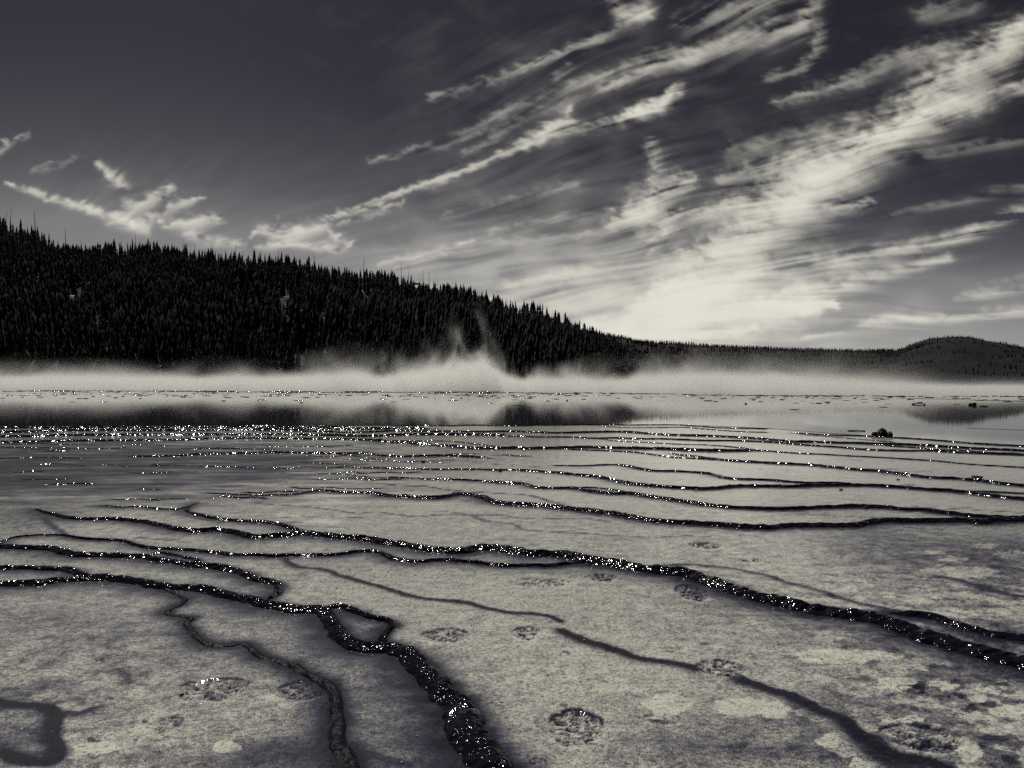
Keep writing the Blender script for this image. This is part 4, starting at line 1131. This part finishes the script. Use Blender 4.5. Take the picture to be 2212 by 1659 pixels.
for k, lst in CL.items():
    f = np.zeros_like(CU)
    for pts, s in lst:
        if k == 'right': pts = [(a, b, w * 1.5) for a, b, w in pts]; s = s * .8
        f = f + s * stroke(pts, {'right': .35, 'slip': .4, 'wisp': .75, 'knot': .85, 'puff': .8}.get(k, 1.0))
    fields[k] = f
veil = 0.75 * np.exp(-(((CU - 1420) / 430) ** 2 + ((CV - 700) / 120) ** 2)) + 0.34 * np.exp(-(((CU - 1150) / 460) ** 2 + ((CV - 610) / 130) ** 2)) + 0.07 * np.exp(-(((CU - 1250) / 400) ** 2 + ((CV - 190) / 190) ** 2)) + .07 * np.exp(-(((CU - 1150) / 330) ** 2 + ((CV - 430) / 120) ** 2)) \
     + 0.012 * sstep(-.2, 1.6, n_b) * sstep(350, 0, CV) + .02 * np.exp(-(((CU - 1900) / 420) ** 2 + ((CV - 400) / 260) ** 2)) + .06 * np.exp(-(((CU - 300) / 320) ** 2 + ((CV - 440) / 120) ** 2))
fields['veil'] = veil
names = list(fields)
tex_soft = 0.20 * n_c + 0.10 * n_f + 0.34 * n_b + 0.42 * n_p
n_f = norm(.70 * n_f + .55 * n_x)
TX = {'band': (.30 * n_c + .24 * n_f + .34 * n_b + .22 * n_p, .46), 'glow': (.3 * n_c + .2 * n_f + .3 * n_b, .30), 'knot': (tex_soft, .50), 'puff': (tex_soft, .45), 'flick': (tex_soft, .55),
      'feather': (.30 * n_c + .26 * n_f + .3 * n_b + .25 * n_p, .60), 'wisp': (.42 * n_c + .26 * n_f + .30 * n_b + .2 * n_p, .55), 'right': (tex, .5), 'slip': (tex, .4), 'edge': (tex_soft, .5), 'veil': (.5 * n_c + .22 * n_f + .45 * n_b, .30)}
stack = np.stack([fields[k] * np.clip(.66 + TX[k][1] * TX[k][0], 0, 2.0) for k in names])
tot = np.stack([fields[k] for k in names]).sum(0)
dens = stack.sum(0)
dens = dens * (1 - .25 * np.clip(tot - .8, 0, 1)) + .25 * np.clip(tot - .8, 0, 1) * tot
owner_src = np.stack([fields[k] * (1.0 if k == 'veil' else 1.6) for k in names])
dens = dens * dens / (dens + .04)
alpha = 1 - np.exp(-1.2 * dens)
alpha = np.clip(alpha, 0, .97)
alpha *= sstep(-200, -90, CV) * sstep(-900, -600, CU) * sstep(3100, 2800, CU) * (1 - sstep(770, 795, CV))
owner = owner_src.argmax(0)
tt = np.maximum(T_, 0.012)
PX = S_ / tt * CH; PY = CH / tt; PZ = np.full_like(PX, CH + CAMH)
allv = np.stack([PX, PY, PZ], -1).reshape(-1, 3)
gf = grid_faces(len(cvv), len(cu))
fa = alpha.ravel()[gf].max(1); fo_ = owner.ravel()[gf[:, 0]]
mc, t, out = new_mat('ice_cloud')
a_ = N(t, 'ShaderNodeAttribute', attribute_name='thickness')
tr = N(t, 'ShaderNodeBsdfTransparent'); tl = N(t, 'ShaderNodeBsdfTranslucent'); tl.inputs['Color'].default_value = (0.90, 0.895, 0.87, 1)
mx = N(t, 'ShaderNodeMixShader')
t.links.new(a_.outputs['Fac'], mx.inputs[0]); t.links.new(tr.outputs[0], mx.inputs[1]); t.links.new(tl.outputs[0], mx.inputs[2])
t.links.new(mx.outputs[0], out.inputs[0])
cl_lab = {'band': 'broad bright diagonal cloud band climbing to the upper right corner', 'feather': 'feathery upright cloud left of the broad diagonal band', 'glow': 'brightest flat cloud bank low over the end of the ridge', 'right': 'thin layered cloud streaks low over the right hills',
          'wisp': 'long curved combed cirrus sweeping from middle left to the top', 'knot': 'ragged knotted cloud over the left ridge', 'puff': 'small rounded bright cloud just above the ridge', 'flick': 'small flicked cloud right of the rounded bright cloud',
          'slip': 'thin sliver of cloud touching the ridge skyline', 'edge': 'faint short cloud wisp at the left edge of the picture'}
def main_piece(mask):
    """the faces of the largest connected piece among the masked faces"""
    g = mask.reshape(len(cvv) - 1, len(cu) - 1)
    lab = np.where(g, np.arange(1, g.size + 1).reshape(g.shape), 0)
    while True:
        n = lab.copy()
        for _ in range(24):
            n[1:] = np.maximum(n[1:], n[:-1]); n[:-1] = np.maximum(n[:-1], n[1:])
            n[:, 1:] = np.maximum(n[:, 1:], n[:, :-1]); n[:, :-1] = np.maximum(n[:, :-1], n[:, 1:])
            n *= g
        if (n == lab).all(): break
        lab = n
    v, c = np.unique(lab[lab > 0], return_counts=True)
    return (lab == v[c.argmax()]).ravel()
vi = names.index('veil')
for i, k in enumerate(names):
    if k == 'veil': continue
    m_ = (fo_ == i) & (fa > 0.003)
    if m_.any(): fo_[m_ & ~main_piece(m_)] = vi
for i, k in enumerate(names):
    s = (fo_ == i) & (fa > 0.003)
    if not s.any(): continue
    f = gf[s]; ids, inv = np.unique(f, return_inverse=True)
    me = make_mesh('cloud', allv[ids], inv.reshape(f.shape))
    atr = me.attributes.new('thickness', 'FLOAT', 'POINT'); atr.data.foreach_set('value', alpha.ravel()[ids].astype(np.float32))
    if k == 'veil':
        tag(link('cloud_veil', me, mc), kind='stuff')
    else:
        tag(link('cloud', me, mc), cl_lab[k], 'cloud')
